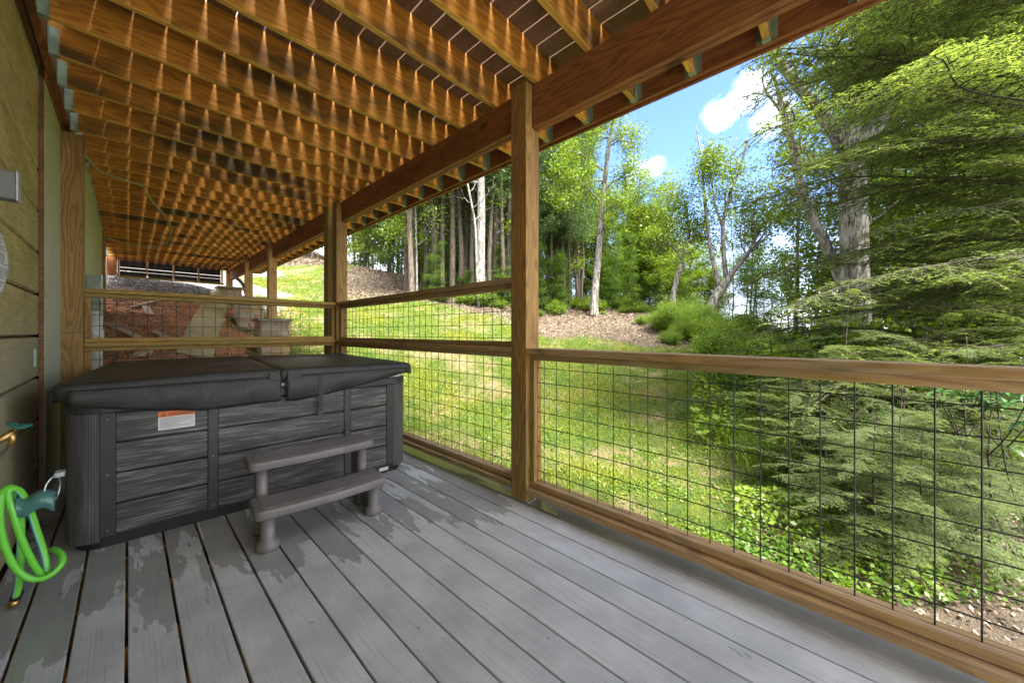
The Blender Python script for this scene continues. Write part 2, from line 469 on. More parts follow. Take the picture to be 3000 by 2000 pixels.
def ground_mat():
    m, q, b, o = mat('ground_cover')
    p = q.node('ShaderNodeNewGeometry').outputs['Position']
    def attr(nm): return q.node('ShaderNodeAttribute', attribute_name=nm).outputs['Fac']
    n1 = q.noise(p, 1.1, 6, .6); n2 = q.noise(p, 5, 6, .65); n3 = q.noise(p, 28, 5, .7); n4 = q.noise(p, 95, 3, .7)
    lawn = q.mix(q.smooth(n2, .35, .65), (0.065, 0.115, 0.010), (0.15, 0.165, 0.018))
    lawn = q.mix(q.smooth(n3, .40, .66), lawn, (0.04, 0.08, 0.012))
    dry = q.mix(q.smooth(n4, .35, .7), (0.34, 0.25, 0.15), (0.19, 0.14, 0.07))
    bare = q.smooth(q.math('ADD', q.math('MULTIPLY', n1, .55), q.math('MULTIPLY', n3, .45)), .515, .59)
    lawn = q.mix(q.math('MULTIPLY', bare, .8), lawn, dry)
    lit = q.mix(q.smooth(n4, .3, .72), (0.075, 0.058, 0.040), (0.19, 0.155, 0.118))
    lit = q.mix(q.smooth(n3, .45, .7), lit, (0.15, 0.105, 0.065))
    lit = q.mix(q.math('MULTIPLY', q.smooth(n2, .62, .74), .5), lit, (0.14, 0.19, 0.03))
    clay = q.mix(q.smooth(n3, .3, .7), (0.80, 0.40, 0.20), (0.60, 0.24, 0.10))
    clay = q.mix(q.smooth(n4, .60, .74), clay, (0.70, 0.46, 0.28))
    clay = q.mix(q.math('MULTIPLY', q.smooth(n2, .56, .66), .75), clay, (0.13, 0.065, 0.035))
    rock = q.mix(q.smooth(n4, .35, .68), (0.11, 0.10, 0.095), (0.40, 0.375, 0.35))
    jit = q.math('MULTIPLY', q.math('SUBTRACT', q.math('ADD', q.math('MULTIPLY', n2, .5), q.math('MULTIPLY', n3, .5)), .5), 1.5)
    c = q.mix(q.smooth(q.math('ADD', attr('litter'), jit), .42, .58), lawn, lit)
    c = q.mix(q.smooth(q.math('ADD', attr('clay'), jit), .40, .52), c, clay)
    c = q.mix(q.smooth(q.math('ADD', attr('rock'), jit), .42, .55), c, rock)
    q.put(b.inputs['Base Color'], c); b.inputs['Roughness'].default_value = .9
    b.inputs['Specular IOR Level'].default_value = .2
    q.put(b.inputs['Normal'], q.bump(q.math('ADD', n4, q.math('MULTIPLY', n3, 1.5)), 1.0, .05))
    return m
gr = np_mesh('ground', np.c_[fx, fy, hz], quads, ground_mat(), smooth=True)
for nm, k in (('litter', 0), ('rock', 1), ('clay', 2)):
    a = gr.data.attributes.new(nm, 'FLOAT', 'POINT'); a.data.foreach_set('value', mk[:, k].astype(np.float32))
gr['kind'] = 'structure'

# ---------------------------------------------------------------- lower deck
deck = thing('deck', (0, 0, 0), 'grey composite deck floor with wet patches, running along the house wall', 'deck')
rr = random.Random(3)
XL = [1.714 - .1432 * i for i in range(15)]
edges = [1.8505] + XL + [-.414]
for i in range(len(edges) - 1):
    gpw = .0030 if i < 9 else .0046
    hi = edges[i] - gpw; lo = edges[i + 1] + gpw
    if hi - lo < .02: continue
    m = MB(); m.box(lo, hi, -5.2, 4.94, -.0245, 0)
    m.build('deck_board', M_COMP, deck, bevel=.0035, seg=2)
# border board, cupped
pr = []
for k in range(13):
    t = k / 12; x = 1.856 + t * .142
    pr.append((x, .001 + .016 * (t ** 2) - (0.004 if k in (0, 12) else 0)))
pr += [(1.998, -.018), (1.856, -.0245)]
m = MB(); m.prism(pr, -5.2, 5.0, 'y'); o = m.build('border_board', M_COMP, deck); o.data.polygons.foreach_set('use_smooth', [True] * len(o.data.polygons))
m = MB()
for k in range(20): m.box(-.40, 1.97, -2.5 + k * .4064, -2.462 + k * .4064, -.26, -.026)
m.build('floor_joists', W_JO, deck)
m = MB(); m.box(1.955, 1.993, -2.6, 4.96, -.27, -.0265); m.box(-.40, 1.954, 4.92, 4.958, -.27, -.0265)
m.build('rim_joist', W_BE, deck)
for k, yy in enumerate((-2.4, 1.668, 4.92)):
    m = MB(); m.box(1.84, 1.95, yy - .06, yy + .06, -1.3, -.272); m.build('support_post', W_PZ, deck)

# ---------------------------------------------------------------- upper deck (the ceiling of the porch)
ud = thing('upper_deck', (0, 0, 2.89), 'stained timber deck overhead with joists, long beam and ribbed boards', 'deck')
JB = 2.893; JT = 3.128
jy = [1.14 + .4064 * k for k in range(-11, 28)]
for y in jy:
    if y > 12.4 or y < -3.0: continue
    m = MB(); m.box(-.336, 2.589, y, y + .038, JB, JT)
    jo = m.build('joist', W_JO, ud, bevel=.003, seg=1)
    jo.data.materials.append(W_JO_LIT)
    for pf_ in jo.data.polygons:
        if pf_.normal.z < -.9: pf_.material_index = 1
def hanger(y, side):
    m = MB(); t = .0022
    x0, x1 = (-.3345, -.29) if side < 0 else (2.545, 2.5875)
    m.box(x0, x1, y - t, y - .0002, JB - t, JB + .16)
    m.box(x0, x1, y + .0382, y + .038 + t, JB - t, JB + .16)
    m.box(x0, x1, y - t, y + .038 + t, JB - 2 * t, JB - t)
    xf = -.3335 if side < 0 else 2.5865
    for a, b_ in ((y - .035, y - t - .0002), (y + .0402, y + .073)):
        if side < 0: m.box(xf, xf + t, a, b_, JB + .004, JB + .16)
        else: m.box(xf - t, xf, a, b_, JB + .004, JB + .16)
    m.build('joist_hanger', M_GALV, ud)
for y in jy:
    if 2.9 < y < 12.4: hanger(y, -1)
    if -1 < y < 6.5: hanger(y, 1)
m = MB(); m.box(-.375, -.337, -3.0, 12.6, 2.925, JT); m.box(-.389, -.3755, 3.98, 9.3, 2.90, 3.0)
m.build('ledger', W_BE, ud, bevel=.003)
BL = 2.60
for y0, y1, zb in ((-3.0, 1.668, 2.596), (1.670, 4.90, 2.632), (5.24, 8.2, 2.62), (8.204, 10.2, 2.62), (10.204, 12.6, 2.62)):
    m = MB()
    m.box(1.92, 1.957, y0, y1, zb, 2.8925); m.box(1.9585, 1.996, y0, y1, zb - .003, 2.8925)
    m.build('beam', W_BE, ud, bevel=.004)
m = MB(); m.box(2.59, 2.628, -3.0, 12.6, 2.888, 3.127); m.build('rim_board', W_BE, ud, bevel=.003)
m = MB(); m.box(2.6295, 2.655, -3.0, 12.6, 2.872, 3.153); m.build('fascia', W_BE, ud, bevel=.002)
m = MB(); m.box(-.336, 2.589, 12.44, 12.478, 2.86, 3.127); m.build('end_board', W_BE, ud, bevel=.003)
def ribbed_mat():
    m, q, b, o = mat('ribbed_brown_composite')
    n = q.noise(q.mapping(q.coord(), (1, .1, 1)), 30, 4)
    q.put(b.inputs['Base Color'], q.mix(q.smooth(n, .3, .7), (0.30, 0.19, 0.115), (0.38, 0.25, 0.155)))
    b.inputs['Roughness'].default_value = .6
    return m
M_RIB = ribbed_mat()
NR = 11
for i in range(-16, 6):
    a0 = 1.907 + .1447 * i + .0038; a1 = a0 + .1447 - .0078
    if a0 < -.40: continue
    if a1 > 2.70: continue
    pr = [(a0, 3.1535), (a0, 3.1292)]
    wr = (a1 - a0) / NR
    for k in range(NR):
        x0 = a0 + k * wr
        pr += [(x0 + wr * .08, 3.1285), (x0 + wr * .46, 3.1285), (x0 + wr * .56, 3.1400), (x0 + wr * .96, 3.1400)]
    pr += [(a1, 3.1292), (a1, 3.1535)]
    m = MB(); m.prism(pr[::-1], -3.0, 12.6, 'y'); m.build('deck_board', M_RIB, ud)

# ---------------------------------------------------------------- house wall
house = thing('house_wall', (-.5, 0, 0), 'house wall of wide weathered olive siding boards with pale plywood end', 'house')
m = MB(); SX = -.416
z0 = .02; k = 0
while z0 < 3.0:
    z1 = min(z0 + .2815, 3.02)
    m.prism([(SX - .04, z0 + .008), (SX - .012, z0 + .008), (SX, z0 + .016), (SX, z1 - .010), (SX - .012, z1 - .005), (SX - .04, z1 - .005)], -3.0, 4.019, 'y')
    z0 += .2815
m.build('siding', M_SIDE, house)
m = MB(); m.box(SX - .12, SX - .041, -3, 9.25, -1.2, 3.1); m.build('wall_sheathing', M_BROWN, house)
m = MB(); m.box(SX + .0015, SX + .026, -3, 4.015, 2.962, 3.10); m.build('frieze_board', M_BROWN, house, bevel=.002)
m = MB(); m.box(-.4145, -.392, 4.02, 4.0255, -.02, 2.924); m.build('edge_strip', M_BROWN, house)
m = MB(); m.box(-.412, -.390, 4.026, 5.3, -.02, 2.924); m.build('plywood_panel', M_PALE, house)
m = MB(); m.box(-.414, -.30, 5.3, 9.25, -.2, 2.898); m.build('foundation_wall', M_PALE, house)
m = MB(); m.box(-.36, -.262, 9.255, 9.40, .8, 2.898); m.build('end_timber', W_PZ, house, bevel=.006)
m = MB()
z0 = 3.16
while z0 < 6.2:
    m.box(-.50, -.405, -3, 9.25, z0, z0 + .278); z0 += .2815
m.build('upper_siding', M_SIDE, house)
m = MB(); m.box(-4, -.51, -3, 9.25, -1.2, 6.2); m.build('house_core', M_BROWN, house)
m = MB(); m.prism([(-5.0, 6.21), (.25, 6.21), (.25, 6.27), (-2.2, 8.0), (-5.0, 6.27)], -3.4, 9.6, 'y'); m.build('roof', M_BLACKMETAL, house)
# old latch plate
m = MB(); m.box(-.4155, -.402, 3.80, 3.83, .95, 1.07)
o = m.build('siding_latch', M_GALV, house, bevel=.004)

# grey service box high on the siding
t = thing('service_box', (-.36, 2.43, 1.75), 'small grey metal box mounted high on the olive siding', 'electrical box')
M_GREY = plain('grey_paint', (0.16, 0.175, 0.165), .45, .2)
M_LGREY = plain('light_grey_edge', (0.42, 0.46, 0.46), .35, .3)
m = MB(); m.box(-.4135, -.304, 2.40, 2.465, 1.697, 1.805); m.build('case', M_GREY, t, bevel=.003)
m = MB(); m.box(-.303, -.297, 2.397, 2.468, 1.693, 1.809); m.build('lid', M_LGREY, t, bevel=.0015)
# green electrical cabinet beyond the far railing
t = thing('meter_cabinet', (-.24, 5.85, 1.6), 'green grey cabinet on the wall beyond the far railing', 'electrical box')
M_CAB = plain('cabinet_green', (0.24, 0.29, 0.22), .4, .2)
m = MB(); m.box(-.2985, -.20, 5.8, 5.92, 1.41, 1.775); m.build('case', M_CAB, t, bevel=.004)
m = MB(); m.box(-.1985, -.186, 5.79, 5.93, 1.40, 1.785); m.build('door', M_LGREY, t, bevel=.003)
m = MB(); m.box(-.205, -.193, 5.782, 5.789, 1.66, 1.70); m.box(-.205, -.193, 5.782, 5.789, 1.50, 1.54); m.build('latch', M_LGREY, t)
t = thing('drain_pipe', (-.235, 5.86, 1.0), 'white plastic pipe rising from the clay under the green cabinet', 'pipe')
M_WHITE = plain('white_plastic', (0.66, 0.67, 0.64), .4)
m = MB(); m.tube([(-.24, 5.86, .3), (-.238, 5.86, .9), (-.235, 5.86, 1.395)], .052, 16); m.build('pipe', M_WHITE, t)
m = MB(); m.lathe(-.237, 5.86, [(.056, 1.10), (.062, 1.11), (.062, 1.19), (.056, 1.20)]); m.build('collar', M_WHITE, t)

# paper notice
t = thing('paper_notice', (-.40, 2.85, 1.5), 'curling white paper notice pinned to the siding under the grey box', 'paper notice')
M_PAPER = plain('paper', (0.72, 0.74, 0.72), .6, 0, .05)
m = MB()
N = 14
for r in range(N + 1):
    zz = 1.355 + .285 * r / N
    ye = 2.955 - .012 * math.sin(math.pi * r / N) * -1 - .02
    for cidx in range(9):
        ty = cidx / 8
        y = 2.74 + (ye - 2.74) * ty
        x = -.4125 + .004 + .018 * ty * math.sin(math.pi * r / N)
        m.v.append((x, y, zz))
for r in range(N):
    for cidx in range(8):
        a = r * 9 + cidx; m.f.append((a, a + 1, a + 10, a + 9)); m.sm.append(True)
o = m.build('sheet', M_PAPER, t, fix=False); so_ = o.modifiers.new('solid', 'SOLIDIFY'); so_.thickness = .0008
m = MB(); rr = random.Random(8)
for r in range(26):
    zz = 1.385 + r * .0093
    if rr.random() < .85:
        N1 = 6
        y1 = 2.925 - rr.random() * .05
        for s_ in range(N1):
            ya = 2.76 + (y1 - 2.76) * s_ / N1; yb = 2.76 + (y1 - 2.76) * (s_ + 1) / N1
            def xx(y, z_): 
                ty = (y - 2.74) / .2; rz_ = (z_ - 1.355) / .285
                return -.4125 + .004 + .018 * ty * math.sin(math.pi * rz_) + .0012
            m.add([(xx(ya, zz), ya, zz), (xx(yb, zz), yb, zz), (xx(yb, zz + .0032), yb, zz + .0032), (xx(ya, zz + .0032), ya, zz + .0032)], [(0, 1, 2, 3)])
m.build('printed_lines', plain('ink', (0.12, 0.12, 0.14), .7), t, fix=False)

# faucet
t = thing('garden_tap', (-.37, 2.62, .7), 'brass garden tap with oval green handle low on the siding', 'tap')
M_BRASS = plain('brass', (0.55, 0.36, 0.12), .35, .9)
M_TEAL = plain('teal_plastic', (0.02, 0.16, 0.13), .35)
a = onY(-30, 1300, 2.60); b_ = onY(40, 1262, 2.60); c_ = onY(58, 1245, 2.60)
m = MB(); m.tube([(-.4155, 2.60, a.z), a, onY(10, 1283, 2.60), b_], [.017, .017, .015, .012], 12)
m.tube([b_ - Vector((0.01, 0, 0)), onY(38, 1285, 2.6), onY(30, 1305, 2.6)], [.012, .011, .010], 12)
m.tube([b_, c_], .006, 8)
m.build('spout', M_BRASS, t)
m = MB()
ring = [c_ + Vector((.030 * math.cos(k / 16 * 2 * math.pi), .024 * math.sin(k / 16 * 2 * math.pi), .006 * math.cos(k / 16 * 4 * math.pi) - .010 * math.cos(k / 16 * 2 * math.pi))) for k in range(17)]
m.tube(ring, .0055, 8, cap=False)
for k in (0, 4, 8, 12): m.tube([c_, ring[k]], .004, 6)
m.build('handle', M_TEAL, t)

# hose with its hanger
def spline(pts, n=10, closed=False):
    pts = [Vector(p) for p in pts]; out = []
    m_ = len(pts)
    rng_ = range(m_ if closed else m_ - 1)
    for i in rng_:
        p0 = pts[(i - 1) % m_] if (closed or i > 0) else pts[0]
        p1 = pts[i]; p2 = pts[(i + 1) % m_]
        p3 = pts[(i + 2) % m_] if (closed or i + 2 < m_) else pts[-1]
        for k in range(n):
            t_ = k / n
            out.append(.5 * ((2 * p1) + (-p0 + p2) * t_ + (2 * p0 - 5 * p1 + 4 * p2 - p3) * t_ ** 2 + (-p0 + 3 * p1 - 3 * p2 + p3) * t_ ** 3))
    if not closed: out.append(pts[-1])
    return out
def hose_mat():
    m, q, b, o = mat('green_hose')
    at_ = q.node('ShaderNodeAttribute', attribute_name='rnd').outputs['Fac']
    c = q.mix(q.math('GREATER_THAN', at_, .75), (0.16, 0.62, 0.05), (0.35, 0.75, 0.45))
    c = q.mix(q.math('GREATER_THAN', at_, .9), c, (0.02, 0.30, 0.45))
    q.put(b.inputs['Base Color'], c); b.inputs['Roughness'].default_value = .35
    return m
M_HOSE = hose_mat()
hs = thing('garden_hose', (-.34, 2.57, .5), 'coiled bright green garden hose with blue stripe hanging beside the hot tub', 'hose')
paths = [
    ([(44, 1757, 2.60), (56, 1700, 2.59), (60, 1610, 2.60), (62, 1520, 2.61), (50, 1450, 2.60), (33, 1427, 2.57), (10, 1437, 2.54), (0, 1470, 2.52), (2, 1552, 2.52), (27, 1632, 2.52), (62, 1680, 2.52), (103, 1696, 2.52), (147, 1684, 2.52), (181, 1650, 2.54), (181, 1625, 2.58), (160, 1609, 2.64), (138, 1612, 2.70)], False),
    ([(22, 1448, 2.55), (40, 1507, 2.53), (67, 1587, 2.53), (103, 1659, 2.54), (128, 1684, 2.56), (137, 1662, 2.58), (126, 1610, 2.60), (107, 1552, 2.60), (85, 1485, 2.59), (62, 1442, 2.58), (38, 1430, 2.56)], True)]
hv = MB(); n_ = 14; rndh = []
for pts, closed in paths:
    sp = spline([onY(*p) for p in pts], 9, closed)
    if closed: sp.append(sp[0])
    b0 = len(hv.f)
    hv.tube(sp, .0115, n_, cap=not closed)
    nf = len(hv.f) - b0
    for i in range(nf):
        k = i % n_ if i < (len(sp) - 1) * n_ else 3
        rndh.append(.95 if k in (9,) else (.8 if k in (8, 10) else .1))
o = hv.build('hose', M_HOSE, hs, fix=False)
a_ = o.data.attributes.new('rnd', 'FLOAT', 'FACE'); a_.data.foreach_set('value', rndh)
e0 = onY(44, 1757, 2.60); e1 = onY(36, 1778, 2.595)
dv = (e1 - e0).normalized()
m = MB(); m.tube([e0 - dv * .035, e0], .0165, 14); m.build('grip', M_BLACKMETAL, hs)
m = MB(); m.tube([e0, e0 + dv * .004, e0 + dv * .022], [.0145, .0175, .0175], 16); m.tube([e0 + dv * .0225, e0 + dv * .024], .011, 12); m.build('brass_fitting', M_BRASS, hs)
hh = thing('hose_hanger', (-.30, 2.6, .6), 'teal translucent plastic hose hanger with wire loop beside the tub corner', 'hose hanger')
def glassy(name, c):
    m, q, b, o = mat(name)
    b.inputs['Base Color'].default_value = (*c, 1); b.inputs['Roughness'].default_value = .2
    b.inputs['Transmission Weight'].default_value = .45; b.inputs['Alpha'].default_value = .9
    return m
m = MB()
NA = 16
for i in range(NA + 1):
    t_ = i / NA
    p = onY(42 + 118 * t_, 1486 - 18 * t_ + 10 * math.sin(t_ * 7), 2.535)
    m.v.append(tuple(p + Vector((0, .0, .028)))); m.v.append(tuple(p + Vector((0, 0.05, .034)))); m.v.append(tuple(p + Vector((0, .075, -.005)))) ; m.v.append(tuple(p + Vector((0, -.012, -.03))))
for i in range(NA):
    for j in (3, 0, 1):
        a = i * 4 + j; b_ = i * 4 + (j + 1) % 4
        m.f.append((a, b_, b_ + 4, a + 4)); m.sm.append(True)
o = m.build('saddle', glassy('teal_translucent', (0.12, 0.33, 0.29)), hh, fix=False); o.modifiers.new('s', 'SOLIDIFY').thickness = .003
m = MB(); m.tube(spline([onY(128, 1458, 2.55), onY(133, 1425, 2.56), onY(150, 1400, 2.57), onY(166, 1392, 2.59), onY(176, 1410, 2.62), onY(172, 1440, 2.62), onY(163, 1462, 2.60)], 8), .0035, 8)
m.build('wire_loop', plain('bright_wire', (0.5, 0.6, 0.58), .25, .8), hh)
a = onY(176, 1388, 2.6)
m = MB(); m.box(a.x - .016, a.x + .014, 2.585, 2.635, a.z - .010, a.z + .010); m.build('bracket', M_LGREY, hh, bevel=.002)

# ---------------------------------------------------------------- posts
def post(x0, y0, z0, z1, label, material=W_PZ, notch=None, group=None):
    t = thing('timber_post', (x0 + .07, y0 + .07, z0), label, 'post', group)
    m = MB()
    if notch:
        m.box(x0, x0 + .1397, y0, y0 + .1397, z0, notch)
        m.box(x0, x0 + .0655, y0, y0 + .1397, notch, z1)
    else: m.box(x0, x0 + .1397, y0, y0 + .1397, z0, z1)
    m.build('shaft', material, t, bevel=.005)
    return t
t = post(1.853, 1.599, .012, 2.889, 'thick square timber post nearest the camera, standing on the deck edge', notch=2.592)
m = MB(); m.box(1.86, 1.99, 1.59, 1.748, .0, .010); m.build('base_plate', M_GALV, t, bevel=.002)
post(1.853, 4.857, .012, 2.889, 'square timber corner post where the two railings meet', notch=2.625)
post(1.853, 5.164, -.4, 2.889, 'square timber post standing just behind the corner post', notch=2.615)
tL = post(-.405, 4.87, 1.168, 2.889, 'square timber post against the house wall at the left end of the far railing')
m = MB(); m.box(-.405, -.405 + .1397, 4.87, 5.0097, .002, 1.166); m.build('shaft', W_PZ, tL, bevel=.005)
post(1.853, 8.154, 1.43, 2.889, 'square timber post standing on the lowest stone pier', W_PZ2, notch=2.615)
post(1.853, 10.15, 1.99, 2.889, 'square timber post standing on the middle stone pier', W_PZ2, notch=2.615)
post(1.853, 12.50, 2.42, 2.889, 'short square timber post standing on the highest and farthest stone pier', W_PZ2, notch=2.615)

# ---------------------------------------------------------------- railings
def cyl_wire(m, p, q_): m.tube([p, q_], .0026, 6, cap=False)
def rail_y(y0, y1, stages, label, posts_w0=None):
    """railing along Y; stages: list of (bottom_z, top_z) wire fields"""
    t = thing('railing', (1.92, (y0 + y1) / 2, 0), label, 'railing', 'wood and wire railings')
    def bar(nm, x0, x1, a, b_, c_, d_, mt=W_RY, bev=.004):
        m = MB(); m.box(x0, x1, a, b_, c_, d_); return m.build(nm, mt, t, bevel=bev)
    bar('bottom_rail', 1.853, 1.993, y0, y1, .068, .1065)
    for (zb, zt) in stages:
        bar('frame_bar', 1.893, 1.931, y0 + .001, y1 - .001, zb - .038, zb)
        bar('frame_bar', 1.9345, 1.9725, y0 + .001, y1 - .001, zb - .038, zb - .001)
        bar('frame_bar', 1.893, 1.931, y0 + .001, y1 - .001, zt, zt + .039)
        bar('frame_bar', 1.9345, 1.9725, y0 + .001, y1 - .001, zt, zt + .038)
        for ye, s_ in ((y0, 1), (y1, -1)):
            a, b_ = sorted((ye, ye + s_ * .038))
            bar('frame_bar', 1.893, 1.931, a, b_, zb + .001, zt - .001, W_PZ)
            bar('frame_bar', 1.9345, 1.9725, a, b_, zb + .001, zt - .001, W_PZ)
        m = MB()
        y = 1.504 - .1018 * 60
        while y < y1 - .01:
            if y > y0 + .01: cyl_wire(m, (1.9328, y, zb - .01), (1.9328, y, zt + .01))
            y += .1018
        zz = .219
        while zz < zt:
            if zz > zb + .015: cyl_wire(m, (1.9352, y0 + .01, zz), (1.9352, y1 - .01, zz))
            zz += .1011
        m.build('wire_mesh', M_WIRE, t)
    return t, bar
t, bar = rail_y(-2.6, 1.5985, [(.148, .983)], 'low open railing of timber and black wire grid, right of the nearest post')
bar('cap_rail', 1.853, 1.993, -2.6, 1.5985, 1.0235, 1.0625)
t, bar = rail_y(1.7395, 4.856, [(.148, .99), (1.106, 1.485)], 'tall two-stage railing of timber and wire grid between nearest post and corner post')
bar('middle_rail', 1.853, 1.993, 1.7395, 4.856, 1.030, 1.0675)
bar('cap_rail', 1.853, 1.993, 1.7395, 4.856, 1.525, 1.563)
# far railing along X
t = thing('railing', (.8, 4.94, 0), 'far two-stage railing of timber and wire grid behind the hot tub', 'railing', 'wood and wire railings')
def barx(nm, x0, x1, a, b_, c_, d_, mt=W_RX): m = MB(); m.box(x0, x1, a, b_, c_, d_); m.build(nm, mt, t, bevel=.004)
xa, xb = -.2645, 1.852
barx('bottom_rail', xa, xb, 4.87, 5.01, .068, .1065)
barx('middle_rail', xa, xb, 4.87, 5.01, 1.043, 1.081)
barx('cap_rail', xa, xb, 4.87, 5.01, 1.523, 1.561)
for zb, zt in ((.148, 1.003), (1.121, 1.484)):
    for y_ in (4.905, 4.9465):
        barx('frame_bar', xa + .001, xb - .001, y_, y_ + .038, zb - .038, zb)
        barx('frame_bar', xa + .001, xb - .001, y_, y_ + .038, zt, zt + .038)
        barx('frame_bar', xa + .001, xa + .040, y_, y_ + .038, zb + .001, zt - .001, W_PZ)
        barx('frame_bar', xb - .040, xb - .001, y_, y_ + .038, zb + .001, zt - .001, W_PZ)
    m = MB()
    x = 1.352 - .1018 * 20
    while x < xb - .02:
        if x > xa + .02: cyl_wire(m, (x, 4.9446, zb - .01), (x, 4.9446, zt + .01))
        x += .1018
    zz = .219
    while zz < zt:
        if zz > zb + .02: cyl_wire(m, (xa + .01, 4.9470, zz), (xb - .01, 4.9470, zz))
        zz += .1011
    m.build('wire_mesh', M_WIRE, t)

# ---------------------------------------------------------------- loose cable under the joists
t = thing('loose_cable', (.1, 7, 2.85), 'loose pale green cable looping down under the joists', 'cable')
cab = [(-.33, 5.30, 2.90), (-.262, 5.462, 2.87), (-.185, 5.745, 2.86), (.098, 5.918, 2.86), (.13, 6.15, 2.885)]
cab2 = [(.13, 6.15, 2.885), (.20, 6.45, 2.85), (.448, 7.7, 2.86), (.507, 9.0, 2.86), (.435, 9.70, 2.85), (.25, 9.95, 2.82), (.022, 10.0, 2.85), (-.25, 9.794, 2.88)]
m = MB(); m.tube(spline(cab, 8) + spline(cab2, 8)[1:], .0115, 8); m.build('cable', plain('pale_green_sheath', (0.30, 0.36, 0.18), .5), t)

# ---------------------------------------------------------------- hot tub
TR = math.radians(-4.8)
tub = thing('hot_tub', (-.235, 2.945, 0), 'dark grey wood-look hot tub under a black folding cover', 'hot tub', rz=TR)
def wl(name, axis, vert=False):
    m, q, b, o = mat(name)
    v = q.coord()
    sc = (.04, 1, 1) if axis == 'x' else ((1, .04, 1) if axis == 'y' else (1, 1, .04))
    n = q.noise(q.mapping(v, sc), 95, 5, .7, .15)
    n2 = q.noise(q.mapping(v, tuple(3 * x if x < 1 else x for x in sc)), 22, 4, .6)
    f = q.math('ADD', q.math('MULTIPLY', n, .65), q.math('MULTIPLY', n2, .35))
    c = q.ramp(f, [(.36, (0.018, 0.0175, 0.017)), (.49, (0.055, 0.0535, 0.053)), (.60, (0.185, 0.180, 0.176)), (.72, (0.40, 0.39, 0.38))])
    if vert: c = q.mix(.65, c, (0.065, 0.062, 0.06))
    q.put(b.inputs['Base Color'], c); b.inputs['Roughness'].default_value = .48
    q.put(b.inputs['Normal'], q.bump(f, .35, .003))
    return m
M_SX = wl('tub_streak_x', 'x'); M_SY = wl('tub_streak_y', 'y'); M_SV = wl('tub_streak_z', 'z', True)
M_DARK = plain('tub_trim', (0.035, 0.0355, 0.036), .42, 0, .15, .15, 200)
M_BASE = plain('tub_base', (0.012, 0.013, 0.014), .5)
def cover_mat():
    m, q, b, o = mat('black_vinyl')
    v = q.coord()
    n = q.noise(v, 4, 5, .6); f = q.noise(v, 420, 2)
    wr = q.noise(q.mapping(v, (1, .35, 1)), 9, 4, .55, .8)
    q.put(b.inputs['Base Color'], q.mix(q.smooth(n, .3, .7), (0.020, 0.020, 0.020), (0.036, 0.036, 0.035)))
    q.put(b.inputs['Roughness'], q.math('ADD', .40, q.math('MULTIPLY', n, .2)))
    q.put(b.inputs['Normal'], q.bump(q.math('ADD', q.math('MULTIPLY', f, .08), wr), .35, .02))
    return m
M_COV = cover_mat()
TW, TD = 1.90, 1.86
Z0, Z1 = .065, .735
def face_panel(side, s0, s1):
    """slatted cladding between two uprights; four boards with grooves between"""
    m = MB()
    hgt = (Z1 - Z0) / 4
    for k in range(4):
        za = Z0 + k * hgt + .0035; zb = Z0 + (k + 1) * hgt - .0035
        prof = [(0.020, za), (0.004, za), (0.0, za + .007), (-.001, (za + zb) / 2), (0, zb - .007), (.004, zb), (.020, zb)]
        for (d0, d1) in ((s0, s1),):
            if side == 'front': m.prism([(p[0], p[1]) for p in prof], d0, d1, 'x')
            if side == 'back': m.prism([(TD - p[0], p[1]) for p in prof], d0, d1, 'x')
            if side == 'left': m.prism([(p[0], p[1]) for p in prof], d0, d1, 'y')
            if side == 'right': m.prism([(TW - p[0], p[1]) for p in prof], d0, d1, 'y')
    m.build('side_panel', M_SX if side in ('front', 'back') else M_SY, tub, local=True, bevel=.0015, seg=1)
for a, b_ in ((.191, .574), (.626, 1.374), (1.426, 1.709)): face_panel('front', a, b_); face_panel('back', a, b_)
for a, b_ in ((.191, .594), (.646, 1.214), (1.266, 1.669)): face_panel('left', a, b_); face_panel('right', a, b_)
def trim(x0, x1, y0, y1, z0=Z0, z1=Z1): 
    m = MB(); m.box(x0, x1, y0, y1, z0, z1); m.build('upright_trim', M_DARK, tub, local=True, bevel=.003)
for x0, x1 in ((.131, .19), (.575, .625), (1.375, 1.425), (1.71, 1.769)):
    trim(x0, x1, -.006, .02); trim(x0, x1, TD - .02, TD + .006)
for y0, y1 in ((.131, .19), (.595, .645), (1.215, 1.265), (1.67, 1.729)):
    trim(-.006, .02, y0, y1); trim(TW - .02, TW + .006, y0, y1)
def corner(cx, cy, a0):
    m = MB(); R = .13; pts = []
    N = 40
    for k in range(N + 1):
        a = a0 + math.pi / 2 * k / N
        r_ = R + .0009 * (1 if k % 2 else -1)
        pts.append((cx + r_ * math.cos(a), cy + r_ * math.sin(a)))
    for k in range(N, -1, -1):
        a = a0 + math.pi / 2 * k / N
        pts.append((cx + (R - .02) * math.cos(a), cy + (R - .02) * math.sin(a)))
    m.prism(pts, Z0 - .02, Z1, 'z'); m.build('corner_panel', M_SV, tub, local=True)
corner(.13, .13, math.pi); corner(TW - .13, .13, -math.pi / 2); corner(TW - .13, TD - .13, 0); corner(.13, TD - .13, math.pi / 2)
def rrect(x0, x1, y0, y1, r, n=8):
    out_ = []
    for cx, cy, a0 in ((x1 - r, y0 + r, -90), (x1 - r, y1 - r, 0), (x0 + r, y1 - r, 90), (x0 + r, y0 + r, 180)):
        for k in range(n + 1):
            a = math.radians(a0 + 90 * k / n); out_.append((cx + r * math.cos(a), cy + r * math.sin(a)))
    return out_
m = MB(); m.prism(rrect(.03, TW - .03, .03, TD - .03, .11), .0, Z0 + .01, 'z'); m.build('base', M_BASE, tub, local=True)
m = MB(); m.prism(rrect(.025, TW - .025, .025, TD - .025, .11), Z0, Z1, 'z'); m.build('inner_frame', M_BASE, tub, local=True)
